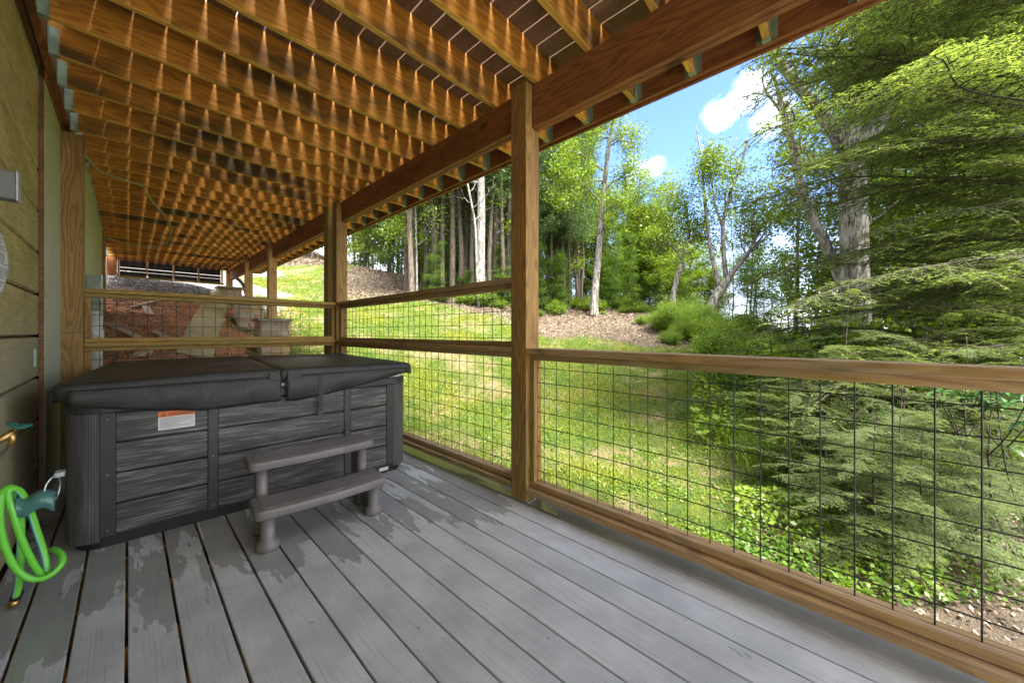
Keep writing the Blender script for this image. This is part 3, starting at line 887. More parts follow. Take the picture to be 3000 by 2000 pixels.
m = MB(); m.prism(rrect(-.010, TW + .010, -.010, TD + .010, .145), Z1, .792, 'z'); m.build('top_band', M_DARK, tub, local=True, bevel=.006)
m = MB(); m.prism(rrect(.0, TW, .0, TD, .135), .793, .826, 'z'); m.build('shell_lip', plain('shell_acrylic', (0.60, 0.66, 0.62), .25), tub, local=True, bevel=.012, seg=3)
# screws on the uprights
m = MB()
for x in (.16, .60, 1.40, 1.74):
    for zz in (.10, .40, .70): m.tube([(x, -.0062, zz), (x, -.0085, zz)], .004, 8)
m.build('screws', plain('screw_steel', (0.3, 0.3, 0.3), .3, .9), tub, local=True)
# cover: two padded halves
def cover_half(x0, x1, name='cover_half'):
    nx, ny = 34, 34; m = MB()
    cxm = TW / 2
    def zt(x, y):
        fx_ = 1 - abs(x - cxm) / cxm
        z_ = .908 + .018 * fx_
        z_ += .006 * mnoise.noise(Vector((x * 2.5, y * 2.5, 4))) + .003 * mnoise.noise(Vector((x * 9, y * 5, 1)))
        # soft rounded edge
        e = min(x - x0 if x0 < .2 else 9, x1 - x if x1 > 1.7 else 9, y + .035, TD + .035 - y)
        ef = min(x - x0, x1 - x)
        if e < .025: z_ -= .014 * (1 - max(e, 0) / .025) ** 2
        if ef < .03: z_ -= .012 * (1 - max(ef, 0) / .03) ** 2
        return z_
    ys = [-.035 + (TD + .07) * j / ny for j in range(ny + 1)]
    ys = sorted(ys + [-.030, -.02, -.008, TD + .03, TD + .02, TD + .008]); 
    xs = [x0 + (x1 - x0) * i / nx for i in range(nx + 1)]
    xs = sorted(xs + [x0 + .006, x0 + .015, x1 - .006, x1 - .015])
    def inset(x, y, r=.07):
        # round the plan corners on the outer side
        dx = dy = 0
        for cx_, sx in ((x0 + r, -1), (x1 - r, 1)):
            if (sx < 0 and x0 > .2) or (sx > 0 and x1 < 1.7): continue
            for cy_, sy in ((-.035 + r, -1), (TD + .035 - r, 1)):
                if (x - cx_) * sx > 0 and (y - cy_) * sy > 0:
                    l = math.hypot(x - cx_, y - cy_)
                    mm = max(abs(x - cx_), abs(y - cy_))
                    if l > 1e-6: return cx_ + (x - cx_) * mm / l, cy_ + (y - cy_) * mm / l
        return x, y
    nX, nY = len(xs), len(ys)
    for lay in (0, 1):
        for j in range(nY):
            for i in range(nX):
                X_, Y_ = inset(xs[i], ys[j])
                m.v.append((X_, Y_, zt(xs[i], ys[j]) if lay == 0 else .828))
    for j in range(nY - 1):
        for i in range(nX - 1):
            a = j * nX + i; m.f.append((a, a + 1, a + nX + 1, a + nX)); m.sm.append(True)
            b = a + nX * nY; m.f.append((b, b + nX, b + nX + 1, b + 1)); m.sm.append(False)
    per = [i for i in range(nX)] + [j * nX + nX - 1 for j in range(1, nY)] + [(nY - 1) * nX + i for i in range(nX - 2, -1, -1)] + [j * nX for j in range(nY - 2, 0, -1)]
    for k in range(len(per)):
        a, b = per[k], per[(k + 1) % len(per)]
        m.f.append((a, a + nX * nY, b + nX * nY, b)); m.sm.append(True)
    return m.build(name, M_COV, tub, local=True, fix=True)
cover_half(-.035, .935); cover_half(.957, TW + .035)
m = MB()
for k in range(30):
    pass
m.prism([(.93, .84), (.962, .84), (.962, .905), (.946, .915), (.93, .905)], -.01, TD + .01, 'y'); m.build('cover_hinge', M_COV, tub, local=True)
def flap(x0, x1, zf, yb=-.040, name='cover_skirt'):
    m = MB(); nx, nz = 44, 8
    for j in range(nz + 1):
        for i in range(nx + 1):
            t_ = i / nx; x = x0 + (x1 - x0) * t_
            zb = zf(t_); z_ = .872 + (zb - .872) * j / nz
            dy = -.006 * math.sin(t_ * 17 + j * .4) * (j / nz) - .012 * math.sin(math.pi * j / nz) - .004 * mnoise.noise(Vector((x * 8, z_ * 6, 0)))
            m.v.append((x, yb + dy, z_))
    for j in range(nz):
        for i in range(nx):
            a = j * (nx + 1) + i; m.f.append((a, a + 1, a + nx + 2, a + nx + 1)); m.sm.append(True)
    o = m.build(name, M_COV, tub, local=True, fix=False)
    o.modifiers.new('s', 'SOLIDIFY').thickness = .004
def zl(t_):   # left skirt: from the corner down to a deep middle
    return .80 - .100 * min(1, (t_ / .55)) ** .8 + .012 * max(0, t_ - .6)
def zr(t_):
    return .690 + .145 * t_ ** 1.3 if t_ > .06 else .70
flap(.03, .955, zl); flap(.985, 1.86, zr)
# side skirts
def flap_side(xs_, zb, name='cover_skirt'):
    m = MB(); n1 = 20
    for j in range(5):
        for i in range(n1 + 1):
            m.v.append((xs_ + .004 * math.sin(i * .9) * j / 4, .03 + (TD - .06) * i / n1, .872 + (zb - .872) * j / 4))
    for j in range(4):
        for i in range(n1):
            a = j * (n1 + 1) + i; m.f.append((a, a + 1, a + n1 + 2, a + n1 + 1)); m.sm.append(True)
    o = m.build(name, M_COV, tub, local=True, fix=False); o.modifiers.new('s', 'SOLIDIFY').thickness = .004
flap_side(-.040, .80); flap_side(TW + .040, .81)
# strap, buckle
m = MB(); m.box(1.185, 1.212, -.0595, -.0565, .60, .86); m.build('strap', M_BASE, tub, local=True)
m = MB(); m.box(1.178, 1.219, -.064, -.0605, .578, .606); m.build('buckle', M_DARK, tub, local=True, bevel=.002)
# stitched hem tabs at the fold
m = MB(); m.box(.885, .95, -.0525, -.048, .842, .905); m.build('hem_tab', M_COV, tub, local=True, bevel=.002)
m = MB(); m.box(.992, 1.075, -.0525, -.048, .842, .905); m.build('hem_tab', M_COV, tub, local=True, bevel=.002)
# warning sticker
def text_mesh(s, size, name, material, parent, loc, rot, bold=0.0, ext=0.0):
    cu = bpy.data.curves.new(name, 'FONT'); cu.body = s; cu.size = size; cu.offset = bold; cu.extrude = ext
    tmp = bpy.data.objects.new(name, cu); COL.objects.link(tmp)
    bpy.context.view_layer.update()
    me = bpy.data.meshes.new_from_object(tmp.evaluated_get(bpy.context.evaluated_depsgraph_get()))
    bpy.data.objects.remove(tmp)
    me.materials.clear(); me.materials.append(material)
    o = bpy.data.objects.new(name, me); COL.objects.link(o)
    o.parent = parent; o.location = loc; o.rotation_euler = rot
    return o
SXL, SXR, SZB, SZT = .355, .515, .605, .712
yk = -.0035
m = MB(); m.box(SXL, SXR, yk, -.0012, SZB, SZT); stk = m.build('warning_label', M_PAPER, tub, local=True)
m = MB(); m.box(SXL, SXR, yk - .0006, yk - .0001, SZT - .034, SZT); m.build('label_header', plain('orange_ink', (0.85, 0.20, 0.02), .5, 0, .05), stk, local=True)
M_INK = bpy.data.materials['ink']
text_mesh('WARNING', .0225, 'warning_word', M_INK, stk, (SXL + .042, yk - .0012, SZT - .028), (math.radians(90), 0, 0), .0006)
m = MB(); m.add([(SXL + .009, yk - .0012, SZT - .029), (SXL + .036, yk - .0012, SZT - .029), (SXL + .0225, yk - .0012, SZT - .007)], [(0, 1, 2)]); m.build('hazard_triangle', M_INK, stk, local=True, fix=False)
m = MB(); m.box(SXL + .0213, SXL + .0237, yk - .0018, yk - .0013, SZT - .0225, SZT - .014); m.box(SXL + .0213, SXL + .0237, yk - .0018, yk - .0013, SZT - .027, SZT - .0245)
m.build('hazard_mark', bpy.data.objects['label_header'].data.materials[0], stk, local=True)
m = MB(); rr = random.Random(4)
for k in range(11):
    zz = SZT - .041 - k * .0056
    m.box(SXL + .006, SXR - .008 - rr.random() * .08 * (k % 2), yk - .0006, yk - .0001, zz, zz + .0017)
m.build('fine_print', M_INK, stk, local=True)
m = MB(); m.box(1.66, 1.735, .0235, .0285, .018, .045); m.build('maker_plate', M_PAPER, tub, local=True)

# ---------------------------------------------------------------- spa steps
st = thing('spa_steps', (.447, 2.250, 0), 'two-tread taupe plastic steps standing in front of the hot tub', 'steps', rz=math.radians(-4.1))
def step_mat(name, grain):
    m, q, b, o = mat(name)
    v = q.coord()
    wv = q.noise(q.mapping(v, (.18, 1, 1)), 26, 3, .5, .9)
    s_ = q.math('SINE', q.math('MULTIPLY', wv, 42))
    c0 = q.mix(q.smooth(q.noise(v, 8, 4), .3, .7), (0.150, 0.136, 0.131), (0.195, 0.178, 0.172))
    q.put(b.inputs['Base Color'], c0); b.inputs['Roughness'].default_value = .36 if grain else .42
    if grain: q.put(b.inputs['Normal'], q.bump(q.smooth(s_, .2, 1), .55, .004))
    else: q.put(b.inputs['Normal'], q.bump(q.noise(v, 220, 3), .12, .002))
    return m
M_STP = step_mat('taupe_plastic', False); M_STG = step_mat('taupe_tread', True)
SW = .712
def bow_rect(x0, x1, y0, y1, r, bow):
    pts = rrect(x0, x1, y0, y1, r, 6); out_ = []
    # densify the front edge
    full = []
    for i in range(len(pts)):
        a = pts[i]; b = pts[(i + 1) % len(pts)]
        full.append(a)
        if math.hypot(a[0] - b[0], a[1] - b[1]) > .2:
            for k in range(1, 12): full.append((a[0] + (b[0] - a[0]) * k / 12, a[1] + (b[1] - a[1]) * k / 12))
    for x, y in full:
        s_ = math.cos(math.pi * (x - (x0 + x1) / 2) / (x1 - x0))
        out_.append((x, y - bow * s_))
    return out_
for nm, y0, y1, za, zb in (('tread', -.012, .222, .182, .233), ('tread', .200, .415, .378, .430)):
    m = MB(); m.prism(bow_rect(0, SW, y0, y1, .035, .022), za, zb, 'z'); tr = m.build('tread', M_STP, st, local=True, bevel=.011, seg=3)
    tr.data.polygons.foreach_set('use_smooth', [True] * len(tr.data.polygons))
    m = MB(); m.prism(bow_rect(.036, SW - .036, y0 + .030, y1 - .028, .012, .020), zb + .0002, zb + .0035, 'z'); m.build('tread_grip', M_STG, tr, local=True, bevel=.001, seg=1)
for sx in (.068, SW - .068):
    m = MB(); m.lathe(sx, .055, [(.054, 0), (.056, .012), (.052, .035), (.040, .048), (.036, .06), (.034, .181)], 28); m.build('leg', M_STP, st, local=True)
    m = MB(); m.lathe(sx, .262, [(.045, 0), (.045, .02), (.034, .04), (.031, .20), (.030, .377)], 28); m.build('leg', M_STP, st, local=True)
    m = MB(); m.prism([(.06, 0), (.42, 0), (.42, .376), (.30, .376), (.275, .19), (.08, .18)], sx - .018, sx + .018, 'x'); m.build('side_panel', M_STP, st, local=True, bevel=.008, seg=2)

# ---------------------------------------------------------------- stone piers
def stone_mat():
    m, q, b, o = mat('ledge_stone')
    at_ = q.node('ShaderNodeAttribute', attribute_name='rnd').outputs['Fac']
    v = q.coord()
    c = q.ramp(at_, [(0, (0.36, 0.20, 0.10)), (.35, (0.46, 0.32, 0.18)), (.6, (0.27, 0.22, 0.17)), (.85, (0.40, 0.34, 0.26))])
    c = q.mix(q.math('MULTIPLY', q.smooth(q.noise(v, 18, 6, .65), .4, .7), .5), c, (0.26, 0.18, 0.12))
    q.put(b.inputs['Base Color'], c); b.inputs['Roughness'].default_value = .85
    q.put(b.inputs['Normal'], q.bump(q.noise(v, 35, 5), .6, .01))
    return m
M_STONE = stone_mat(); M_CAP = plain('cap_stone', (0.24, 0.225, 0.20), .8, 0, .3, .6, 20)
def pier(cx, cy, zb, zt, w_, label):
    t = thing('stone_pier', (cx, cy, zb), label, 'stone pier')
    rr = random.Random(int(cy * 10)); m = MB(); rn = []
    h_ = w_ / 2 - .02
    m.box(cx - h_ + .015, cx + h_ - .015, cy - h_ + .015, cy + h_ - .015, zb, zt - .05); rn += [.3] * 6
    z_ = zb
    while z_ < zt - .055:
        hh_ = min(rr.uniform(.05, .12), zt - .052 - z_)
        if hh_ < .02: break
        for side in range(4):
            s_ = -h_
            while s_ < h_ - .01:
                ln = min(rr.uniform(.12, .30), h_ - s_)
                o_ = rr.uniform(.004, .022)
                a, b_ = s_ + .003, s_ + ln - .003
                za, zb_ = z_ + .003, z_ + hh_ - .003
                if side == 0: m.box(cx + a, cx + b_, cy - h_ - o_, cy - h_ + .02, za, zb_)
                elif side == 1: m.box(cx + a, cx + b_, cy + h_ - .02, cy + h_ + o_, za, zb_)
                elif side == 2: m.box(cx - h_ - o_, cx - h_ + .02, cy + a, cy + b_, za, zb_)
                else: m.box(cx + h_ - .02, cx + h_ + o_, cy + a, cy + b_, za, zb_)
                r_ = rr.random(); rn += [r_] * 6
                s_ += ln
        z_ += hh_
    o = m.build('stonework', M_STONE, t, bevel=.006, seg=1)
    a_ = o.data.attributes.new('rnd', 'FLOAT', 'FACE'); a_.data.foreach_set('value', rn)
    m = MB(); pts = []
    for k in range(40):
        a = 2 * math.pi * k / 40; c_, s_ = math.cos(a), math.sin(a)
        q_ = 1 / max(abs(c_), abs(s_)); r_ = (w_ / 2 + .035) * q_ * (1 + .02 * math.sin(k * 5.3)); pts.append((cx + r_ * c_, cy + r_ * s_))
    m.prism(pts, zt - .048, zt, 'z'); m.build('cap_stone', M_CAP, t, bevel=.006)
pier(1.923, 8.224, .4, 1.43, .50, 'lowest stone pier, nearest beyond the far railing')
pier(1.923, 10.22, .9, 1.99, .50, 'middle stone pier beyond the far railing')
pier(1.923, 12.57, 1.7, 2.42, .52, 'highest stone pier, farthest from the camera')

# dark screened panel at the far end, boards and frame
t = thing('crawlspace_screen', (.8, 12.4, 2.5), 'long low timber frame with dark screens at the far end under the deck', 'screen panel')
M_SCR = plain('dark_screen', (0.015, 0.016, 0.018), .6)
def tl(x): return 2.525 - .02 * (x + .16)
m = MB()
for x0, x1 in ((-.17, -.135), (.30, .332), (.77, .802), (1.24, 1.272), (1.72, 1.755)):
    m.box(x0, x1, 12.36, 12.40, tl(x0), 2.858)
m.build('frame_upright', W_PZ2, t, bevel=.003)
m = MB(); m.box(-.17, 1.78, 12.355, 12.405, 2.455, 2.497); m.build('frame_sill', W_RX, t, bevel=.003)
for i, x0 in enumerate((-.134, .333, .803, 1.273)):
    x1 = x0 + .435
    m = MB(); m.box(x0, x1, 12.385, 12.392, 2.70, 2.857); m.box(x0, x1, 12.385, 12.392, 2.613, 2.688); m.box(x0, x1, 12.385, 12.392, 2.498, 2.606); m.build('screen', M_SCR, t)
m = MB(); m.box(-.34, -.175, 12.33, 12.43, 2.50, 2.87); m.build('side_block', W_BE, t, bevel=.004)

# black downspout by the far pier
t = thing('downspout', (2.1, 12.4, 2.5), 'black downspout elbow beside the farthest post', 'downspout')
m = MB(); m.tube(spline([onY(690, 770, 12.75), onY(688, 800, 12.75), onY(692, 812, 12.7), onY(706, 826, 12.6), onY(716, 842, 12.5), onY(722, 865, 12.45)], 6), .045, 12); m.build('pipe', M_BLACKMETAL, t)

# scraps of timber on the clay
def scrap(px0, py0, px1, py1, wd, th, label):
    def hit(px, py):
        lo = 3.0; a = ray(px, py)
        for k in range(600):
            d_ = lo + k * .02
            p = at(px, py, d_)
            if p.z < H1(p.x, p.y) + .02: return p
        return p
    a, b_ = hit(px0, py0), hit(px1, py1)
    t = thing('scrap_board', tuple((a + b_) / 2), label, 'board')
    d_ = (b_ - a); L = d_.length; d_.normalize()
    sd_ = d_.cross(Vector((0, 0, 1))).normalized() * wd / 2; up_ = sd_.normalized().cross(d_) * th
    if up_.z < 0: up_ = -up_
    vs = [p + s_ + u_ for p in (a, b_) for s_ in (-sd_, sd_) for u_ in (up_ * .2, up_ * 1.2)]
    m = MB(); m.add(vs, [(0, 1, 3, 2), (4, 6, 7, 5), (0, 4, 5, 1), (2, 3, 7, 6), (0, 2, 6, 4), (1, 5, 7, 3)])
    m.build('plank', W_SC, t, bevel=.002, seg=1)
scrap(312, 952, 400, 990, .11, .03, 'long weathered scrap board lying lowest on the red clay')
scrap(385, 902, 458, 884, .07, .03, 'thin pale scrap board lying highest on the red clay')
scrap(425, 898, 440, 924, .10, .03, 'short grey scrap board crossing under the thin pale one')
scrap(345, 955, 372, 965, .07, .03, 'short brown scrap board beside the long weathered one')
scrap(395, 1048, 436, 1032, .10, .04, 'broad scrap board seen just above the tub cover')
scrap(450, 978, 478, 990, .10, .04, 'splintered pale wood chunk on the middle of the clay bank')
scrap(478, 840, 520, 842, .05, .03, 'small grey stick on the gravel bank below the screen panel')
# straw erosion mat
m = MB()
P0 = [(655, 862), (630, 900), (605, 950), (585, 1000), (568, 1048)]
wds = [.30, .32, .34, .36, .38]
def ghit(px, py):
    for k in range(900):
        p = at(px, py, 3 + k * .015)
        if p.z < H1(p.x, p.y): return p
    return p
cs_ = spline([ghit(*p) for p in P0], 8)
na = 9
for i, c_ in enumerate(cs_):
    for j in range(na):
        s_ = (j / (na - 1) - .5) * .46 + .05 * mnoise.noise(Vector((i * .7, j, 0)))
        x_, y_ = c_.x + s_ * .95, c_.y + s_ * -.25
        m.v.append((x_, y_, H1(x_, y_) + .012 + .03 * mnoise.noise(Vector((i * .9, j * .9, 2)))))
for i in range(len(cs_) - 1):
    for j in range(na - 1):
        a = i * na + j; m.f.append((a, a + 1, a + na + 1, a + na)); m.sm.append(True)
def straw_mat():
    mm, q, b, o = mat('straw')
    v = q.coord('Object'); n = q.noise(q.mapping(v, (1, .25, 1)), 90, 5, .7, .6); n2 = q.noise(v, 7, 4)
    c = q.mix(q.smooth(n, .35, .68), (0.30, 0.24, 0.11), (0.60, 0.50, 0.28)); c = q.mix(q.math('MULTIPLY', q.smooth(n2, .5, .65), .5), c, (0.26, 0.28, 0.12))
    q.put(b.inputs['Base Color'], c); b.inputs['Roughness'].default_value = .9; q.put(b.inputs['Normal'], q.bump(n, .8, .02)); return mm
o = m.build('erosion_mat', straw_mat(), None, fix=False); o.modifiers.new('s', 'SOLIDIFY').thickness = .03
tag(o, 'straw erosion mat running down the clay bank left of the piers', 'straw mat')

# ================================================================ plants
def bark_mat(name, light, dark, scale=18, bump=.8):
    m, q, b, o = mat(name)
    v = q.coord()
    n = q.noise(q.mapping(v, (1, 1, .22)), scale, 6, .65, .8)
    n2 = q.noise(v, 5, 4)
    c = q.mix(q.smooth(n, .41, .60), dark, light)
    c = q.mix(q.math('MULTIPLY', q.smooth(n2, .55, .7), .4), c, (light[0] * .8, light[1] * 1.0, light[2] * .75))
    q.put(b.inputs['Base Color'], c); b.inputs['Roughness'].default_value = .9
    q.put(b.inputs['Normal'], q.bump(n, bump, .03))
    return m
def leaf_mat(name, stops, trans=.42, rough=.45):
    m, q, b, o = mat(name)
    r_ = q.node('ShaderNodeAttribute', attribute_name='rnd').outputs['Fac']
    c = q.ramp(r_, stops)
    q.put(b.inputs['Base Color'], c); b.inputs['Roughness'].default_value = rough
    b.inputs['Specular IOR Level'].default_value = .35
    t = q.node('ShaderNodeBsdfTranslucent')
    q.put(t.inputs[0], q.mix(1.0, c, (1.4, 1.35, .6), 'MULTIPLY'))
    mx = q.node('ShaderNodeMixShader'); mx.inputs[0].default_value = trans
    q.l.new(b.outputs[0], mx.inputs[1]); q.l.new(t.outputs[0], mx.inputs[2])
    q.l.new(mx.outputs[0], o.inputs[0])
    return m
BK_GREY = bark_mat('pale_grey_bark', (0.27, 0.255, 0.24), (0.075, 0.066, 0.058), 20)
BK_OAK = bark_mat('oak_bark', (0.25, 0.235, 0.215), (0.055, 0.046, 0.038), 15, 1.0)
BK_DARK = bark_mat('dark_bark', (0.085, 0.066, 0.048), (0.024, 0.018, 0.013), 22)
BK_TWIG = bark_mat('twig_bark', (0.060, 0.048, 0.026), (0.022, 0.018, 0.010), 22)
BK_BROWN = bark_mat('brown_bark', (0.17, 0.13, 0.10), (0.05, 0.038, 0.028), 20)
LF_OAK = leaf_mat('oak_leaves', [(0, (0.060, 0.115, 0.010)), (.5, (0.115, 0.185, 0.014)), (1, (0.21, 0.27, 0.022))], .45)
LF_MID = leaf_mat('mid_leaves', [(0, (0.036, 0.085, 0.012)), (.5, (0.075, 0.145, 0.016)), (1, (0.14, 0.21, 0.022))])
LF_DARK = leaf_mat('pine_needles', [(0, (0.026, 0.056, 0.014)), (.6, (0.050, 0.095, 0.020)), (1, (0.095, 0.145, 0.026))], .3)
LF_BRIGHT = leaf_mat('young_leaves', [(0, (0.07, 0.15, 0.014)), (.5, (0.12, 0.20, 0.020)), (1, (0.20, 0.27, 0.030))], .48)
LF_HEM = leaf_mat('hemlock_needles', [(0, (0.075, 0.115, 0.040)), (.5, (0.125, 0.180, 0.058)), (.8, (0.19, 0.245, 0.070)), (1, (0.31, 0.38, 0.09))], .48, .4)
LF_RHO = leaf_mat('rhododendron_leaves', [(0, (0.02, 0.055, 0.018)), (.7, (0.04, 0.09, 0.025)), (1, (0.12, 0.14, 0.02))], .15, .28)
LF_DEAD = leaf_mat('dead_leaves', [(0, (0.09, 0.05, 0.035)), (1, (0.20, 0.12, 0.085))], .2)
LF_LIT = leaf_mat('leaf_litter', [(0, (0.10, 0.06, 0.04)), (.5, (0.16, 0.12, 0.085)), (1, (0.28, 0.23, 0.18))], .1, .7)
LF_GRASS = leaf_mat('grass_blades', [(0, (0.050, 0.11, 0.010)), (.5, (0.10, 0.165, 0.013)), (1, (0.20, 0.215, 0.022))], .4, .5)

def leaf_quads(P, size, asp, rng, up=0.6, var=.35):
    """one diamond leaf at every point"""
    n = len(P)
    nrm = rng.normal(size=(n, 3)); nrm[:, 2] += up * 2; nrm /= np.linalg.norm(nrm, axis=1, keepdims=True)
    t = rng.normal(size=(n, 3)); t -= (t * nrm).sum(1, keepdims=True) * nrm; t /= np.linalg.norm(t, axis=1, keepdims=True)
    s = np.cross(nrm, t)
    L = size * (1 + var * rng.uniform(-1, 1, (n, 1))); W = L * asp * .5
    v = np.stack([P, P + t * L * .45 + s * W - nrm * L * .06, P + t * L, P + t * L * .45 - s * W - nrm * L * .06], 1)
    return v.reshape(-1, 3), np.arange(n * 4).reshape(n, 4)

class Tree:
    def __init__(s, seed):
        s.rng = np.random.default_rng(seed); s.mb = MB(); s.anch = []
    def limb(s, pts, r0, r1, n=9, sub=5, flare=0.0, wob=0.0):
        pts = [Vector(p) for p in pts]
        sp = spline(pts, sub)
        if wob:
            for i in range(1, len(sp) - 1): sp[i] = sp[i] + Vector(s.rng.normal(size=3) * wob)
        m_ = len(sp)
        rs = [r0 + (r1 - r0) * (i / (m_ - 1)) for i in range(m_)]
        if flare:
            for i in range(m_):
                rs[i] *= 1 + flare * .6 * math.exp(-i * .33)
        s.mb.tube(sp, rs, n, cap=True)
        return sp, rs
    def sprout(s, path, rs, f0, f1, count, L, up=.35, level=1, spread=1.0, leaves=True, nseg=5, thin=.45, prefer=None, anch=(.35, 1.0), droop=0.0):
        rng = s.rng; m_ = len(path)
        for k in range(count):
            f = f0 + (f1 - f0) * ((k + rng.uniform(0, .9)) / count)
            i = min(int(f * (m_ - 1)), m_ - 2)
            p = path[i].lerp(path[i + 1], f * (m_ - 1) - i)
            tdir = (path[i + 1] - path[i]).normalized()
            a = Vector(rng.normal(size=3)); a -= a.dot(tdir) * tdir; a.normalize()
            if prefer is not None: a = (a + prefer * rng.uniform(0, 1.2)).normalized()
            d = (a * spread + tdir * rng.uniform(.15, .7) + Vector((0, 0, up))).normalized()
            ln = L * rng.uniform(.55, 1.15) * (1.15 - .6 * (f - f0) / max(f1 - f0, 1e-3))
            q = [p]; 
            for j in range(nseg):
                d = (d + Vector(rng.normal(size=3) * .22) + Vector((0, 0, .06 - droop))).normalized()
                q.append(q[-1] + d * ln / nseg)
            r0 = max(rs[i] * thin, .006); r1 = max(r0 * .25, .003)
            rr_ = [r0 + (r1 - r0) * j / nseg for j in range(nseg + 1)]
            s.mb.tube(q, rr_, 5 if level > 0 else 4, cap=False)
            if level > 0:
                s.sprout(q, rr_, .25, 1.0, max(3, int(ln * 3.2)), ln * .48, up * .5, level - 1, spread, leaves, 4, .5, None, anch, droop)
            elif leaves:
                for t in np.linspace(anch[0], anch[1], 3):
                    j = t * nseg; jj = min(int(j), nseg - 1)
                    s.anch.append(tuple(q[jj].lerp(q[jj + 1], j - jj)))
    def finish(s, name, label, cat, root, bark, leafm, per, rad, size, asp=.55, group=None, up=.5, flat=.7, tint=None, crown='crown', keep=1.0):
        t = thing(name, tuple(root), label, cat, group)
        s.mb.build('trunk', bark, t, fix=False)
        A = np.array(s.anch)
        if len(A):
            A = A[s.rng.random(len(A)) < keep]
            P = np.repeat(A, per, 0) + s.rng.normal(size=(len(A) * per, 3)) * np.array([rad, rad, rad * flat])
            v, f = leaf_quads(P, size, asp, s.rng, up)
            base = np.repeat(s.rng.uniform(0, 1, len(A)), per)
            rn = np.clip(.55 * base + .45 * s.rng.uniform(0, 1, len(P)), 0, 1)
            np_mesh(crown, v, f, leafm, t, rn, off=root)
        return t
def copy_tree(t, loc, rz=0.0, sc=1.0, label=None, squash=1.0):
    r = t.copy(); COL.objects.link(r); r.location = loc; r.rotation_euler = (0, 0, rz); r.scale = (sc, sc, sc * squash)
    if label: r['label'] = label
    for ch in t.children:
        c = ch.copy(); COL.objects.link(c); c.parent = r
    return r
def gpt(px, d):
    a = ray(px, 973); x, y = a[0] * d, a[1] * d
    return Vector((x, y, H1(x, y) - .05))

# ---- the trees one can tell apart -------------------------------------------------
def pathpx(l, d): return [at(x, y, d if not hasattr(d, '__len__') else d[i]) for i, (x, y) in enumerate(l)]
# pale thick trunk between the two posts
T_ = Tree(11); D_ = 15.2
b0 = gpt(1408, D_)
p, r = T_.limb([b0] + pathpx([(1408, 800), (1409, 700), (1410, 600), (1408, 500), (1406, 380), (1404, 200), (1398, 0)], D_), .19, .13, 14, flare=.35)
T_.sprout(p, r, .45, 1, 16, 2.6, .3, 1)
T_.finish('oak_tree', 'thick pale grey trunk rising behind the two-stage railing, left of the nearest post', 'tree', b0, BK_GREY, LF_OAK, 24, .30, .12)
# slim white leaning trunk left of it
T_ = Tree(12); b0 = gpt(1402, 14.6)
p, r = T_.limb([b0] + pathpx([(1396, 760), (1392, 660), (1380, 590), (1366, 520), (1350, 430), (1330, 330)], 14.6), .055, .03, 8)
T_.sprout(p, r, .35, 1, 10, 1.6, .1, 1, leaves=False)
T_.finish('birch_tree', 'slim white leaning trunk with bare twigs just left of the thick pale trunk', 'tree', b0, BK_GREY, LF_OAK, 1, .1, .1)
# grey brown trunk at the leaf bank
T_ = Tree(13); b0 = gpt(1208, 14.9)
p, r = T_.limb([b0] + pathpx([(1205, 800), (1202, 720), (1200, 640), (1202, 560), (1206, 430), (1210, 250)], 14.9), .12, .08, 10, flare=.3)
T_.sprout(p, r, .5, 1, 14, 2.2, .3, 1)
T_.finish('oak_tree', 'grey brown trunk standing at the edge of the leaf-covered bank', 'tree', b0, BK_BROWN, LF_MID, 22, .28, .12)
T_ = Tree(14); b0 = gpt(1222, 15.3)
p, r = T_.limb([b0] + pathpx([(1221, 780), (1219, 680), (1217, 600), (1214, 480)], 15.3), .045, .03, 8)
T_.sprout(p, r, .3, 1, 9, 1.3, .1, 1, anch=(.5, 1))
T_.finish('birch_tree', 'thin pale sapling trunk just right of the grey brown trunk', 'tree', b0, BK_GREY, LF_BRIGHT, 8, .2, .10)
# tall slender tree right of the nearest post
T_ = Tree(15); D_ = 14.0; b0 = gpt(1740, D_)
p, r = T_.limb([b0] + pathpx([(1741, 880), (1748, 800), (1757, 700), (1764, 610), (1773, 520), (1783, 430), (1792, 380), (1802, 338)], D_), .155, .05, 12, flare=.45)
for lim, r0 in (([(1770, 560), (1800, 530), (1845, 515), (1880, 508)], .03), ([(1785, 430), (1815, 412), (1850, 418)], .028), ([(1776, 505), (1740, 480), (1700, 450), (1660, 440)], .035),
                ([(1766, 600), (1730, 560), (1690, 520), (1640, 490)], .04), ([(1790, 400), (1760, 370), (1730, 350)], .03), ([(1772, 530), (1730, 530), (1680, 560), (1640, 600)], .035), ([(1762, 640), (1790, 600), (1815, 590)], .02)):
    q_, rq = T_.limb(pathpx(lim, [D_, D_ - .3, D_ - .6, D_ - .8]), r0, .010, 6)
    T_.sprout(q_, rq, .25, 1, 8, .9, .2, 1, anch=(.3, 1))
T_.sprout(p, r, .75, 1, 6, .9, .5, 1)
T_.finish('oak_tree', 'tall slender mottled trunk with leafy side limbs, right of the nearest post', 'tree', b0, BK_OAK, LF_OAK, 22, .20, .085)
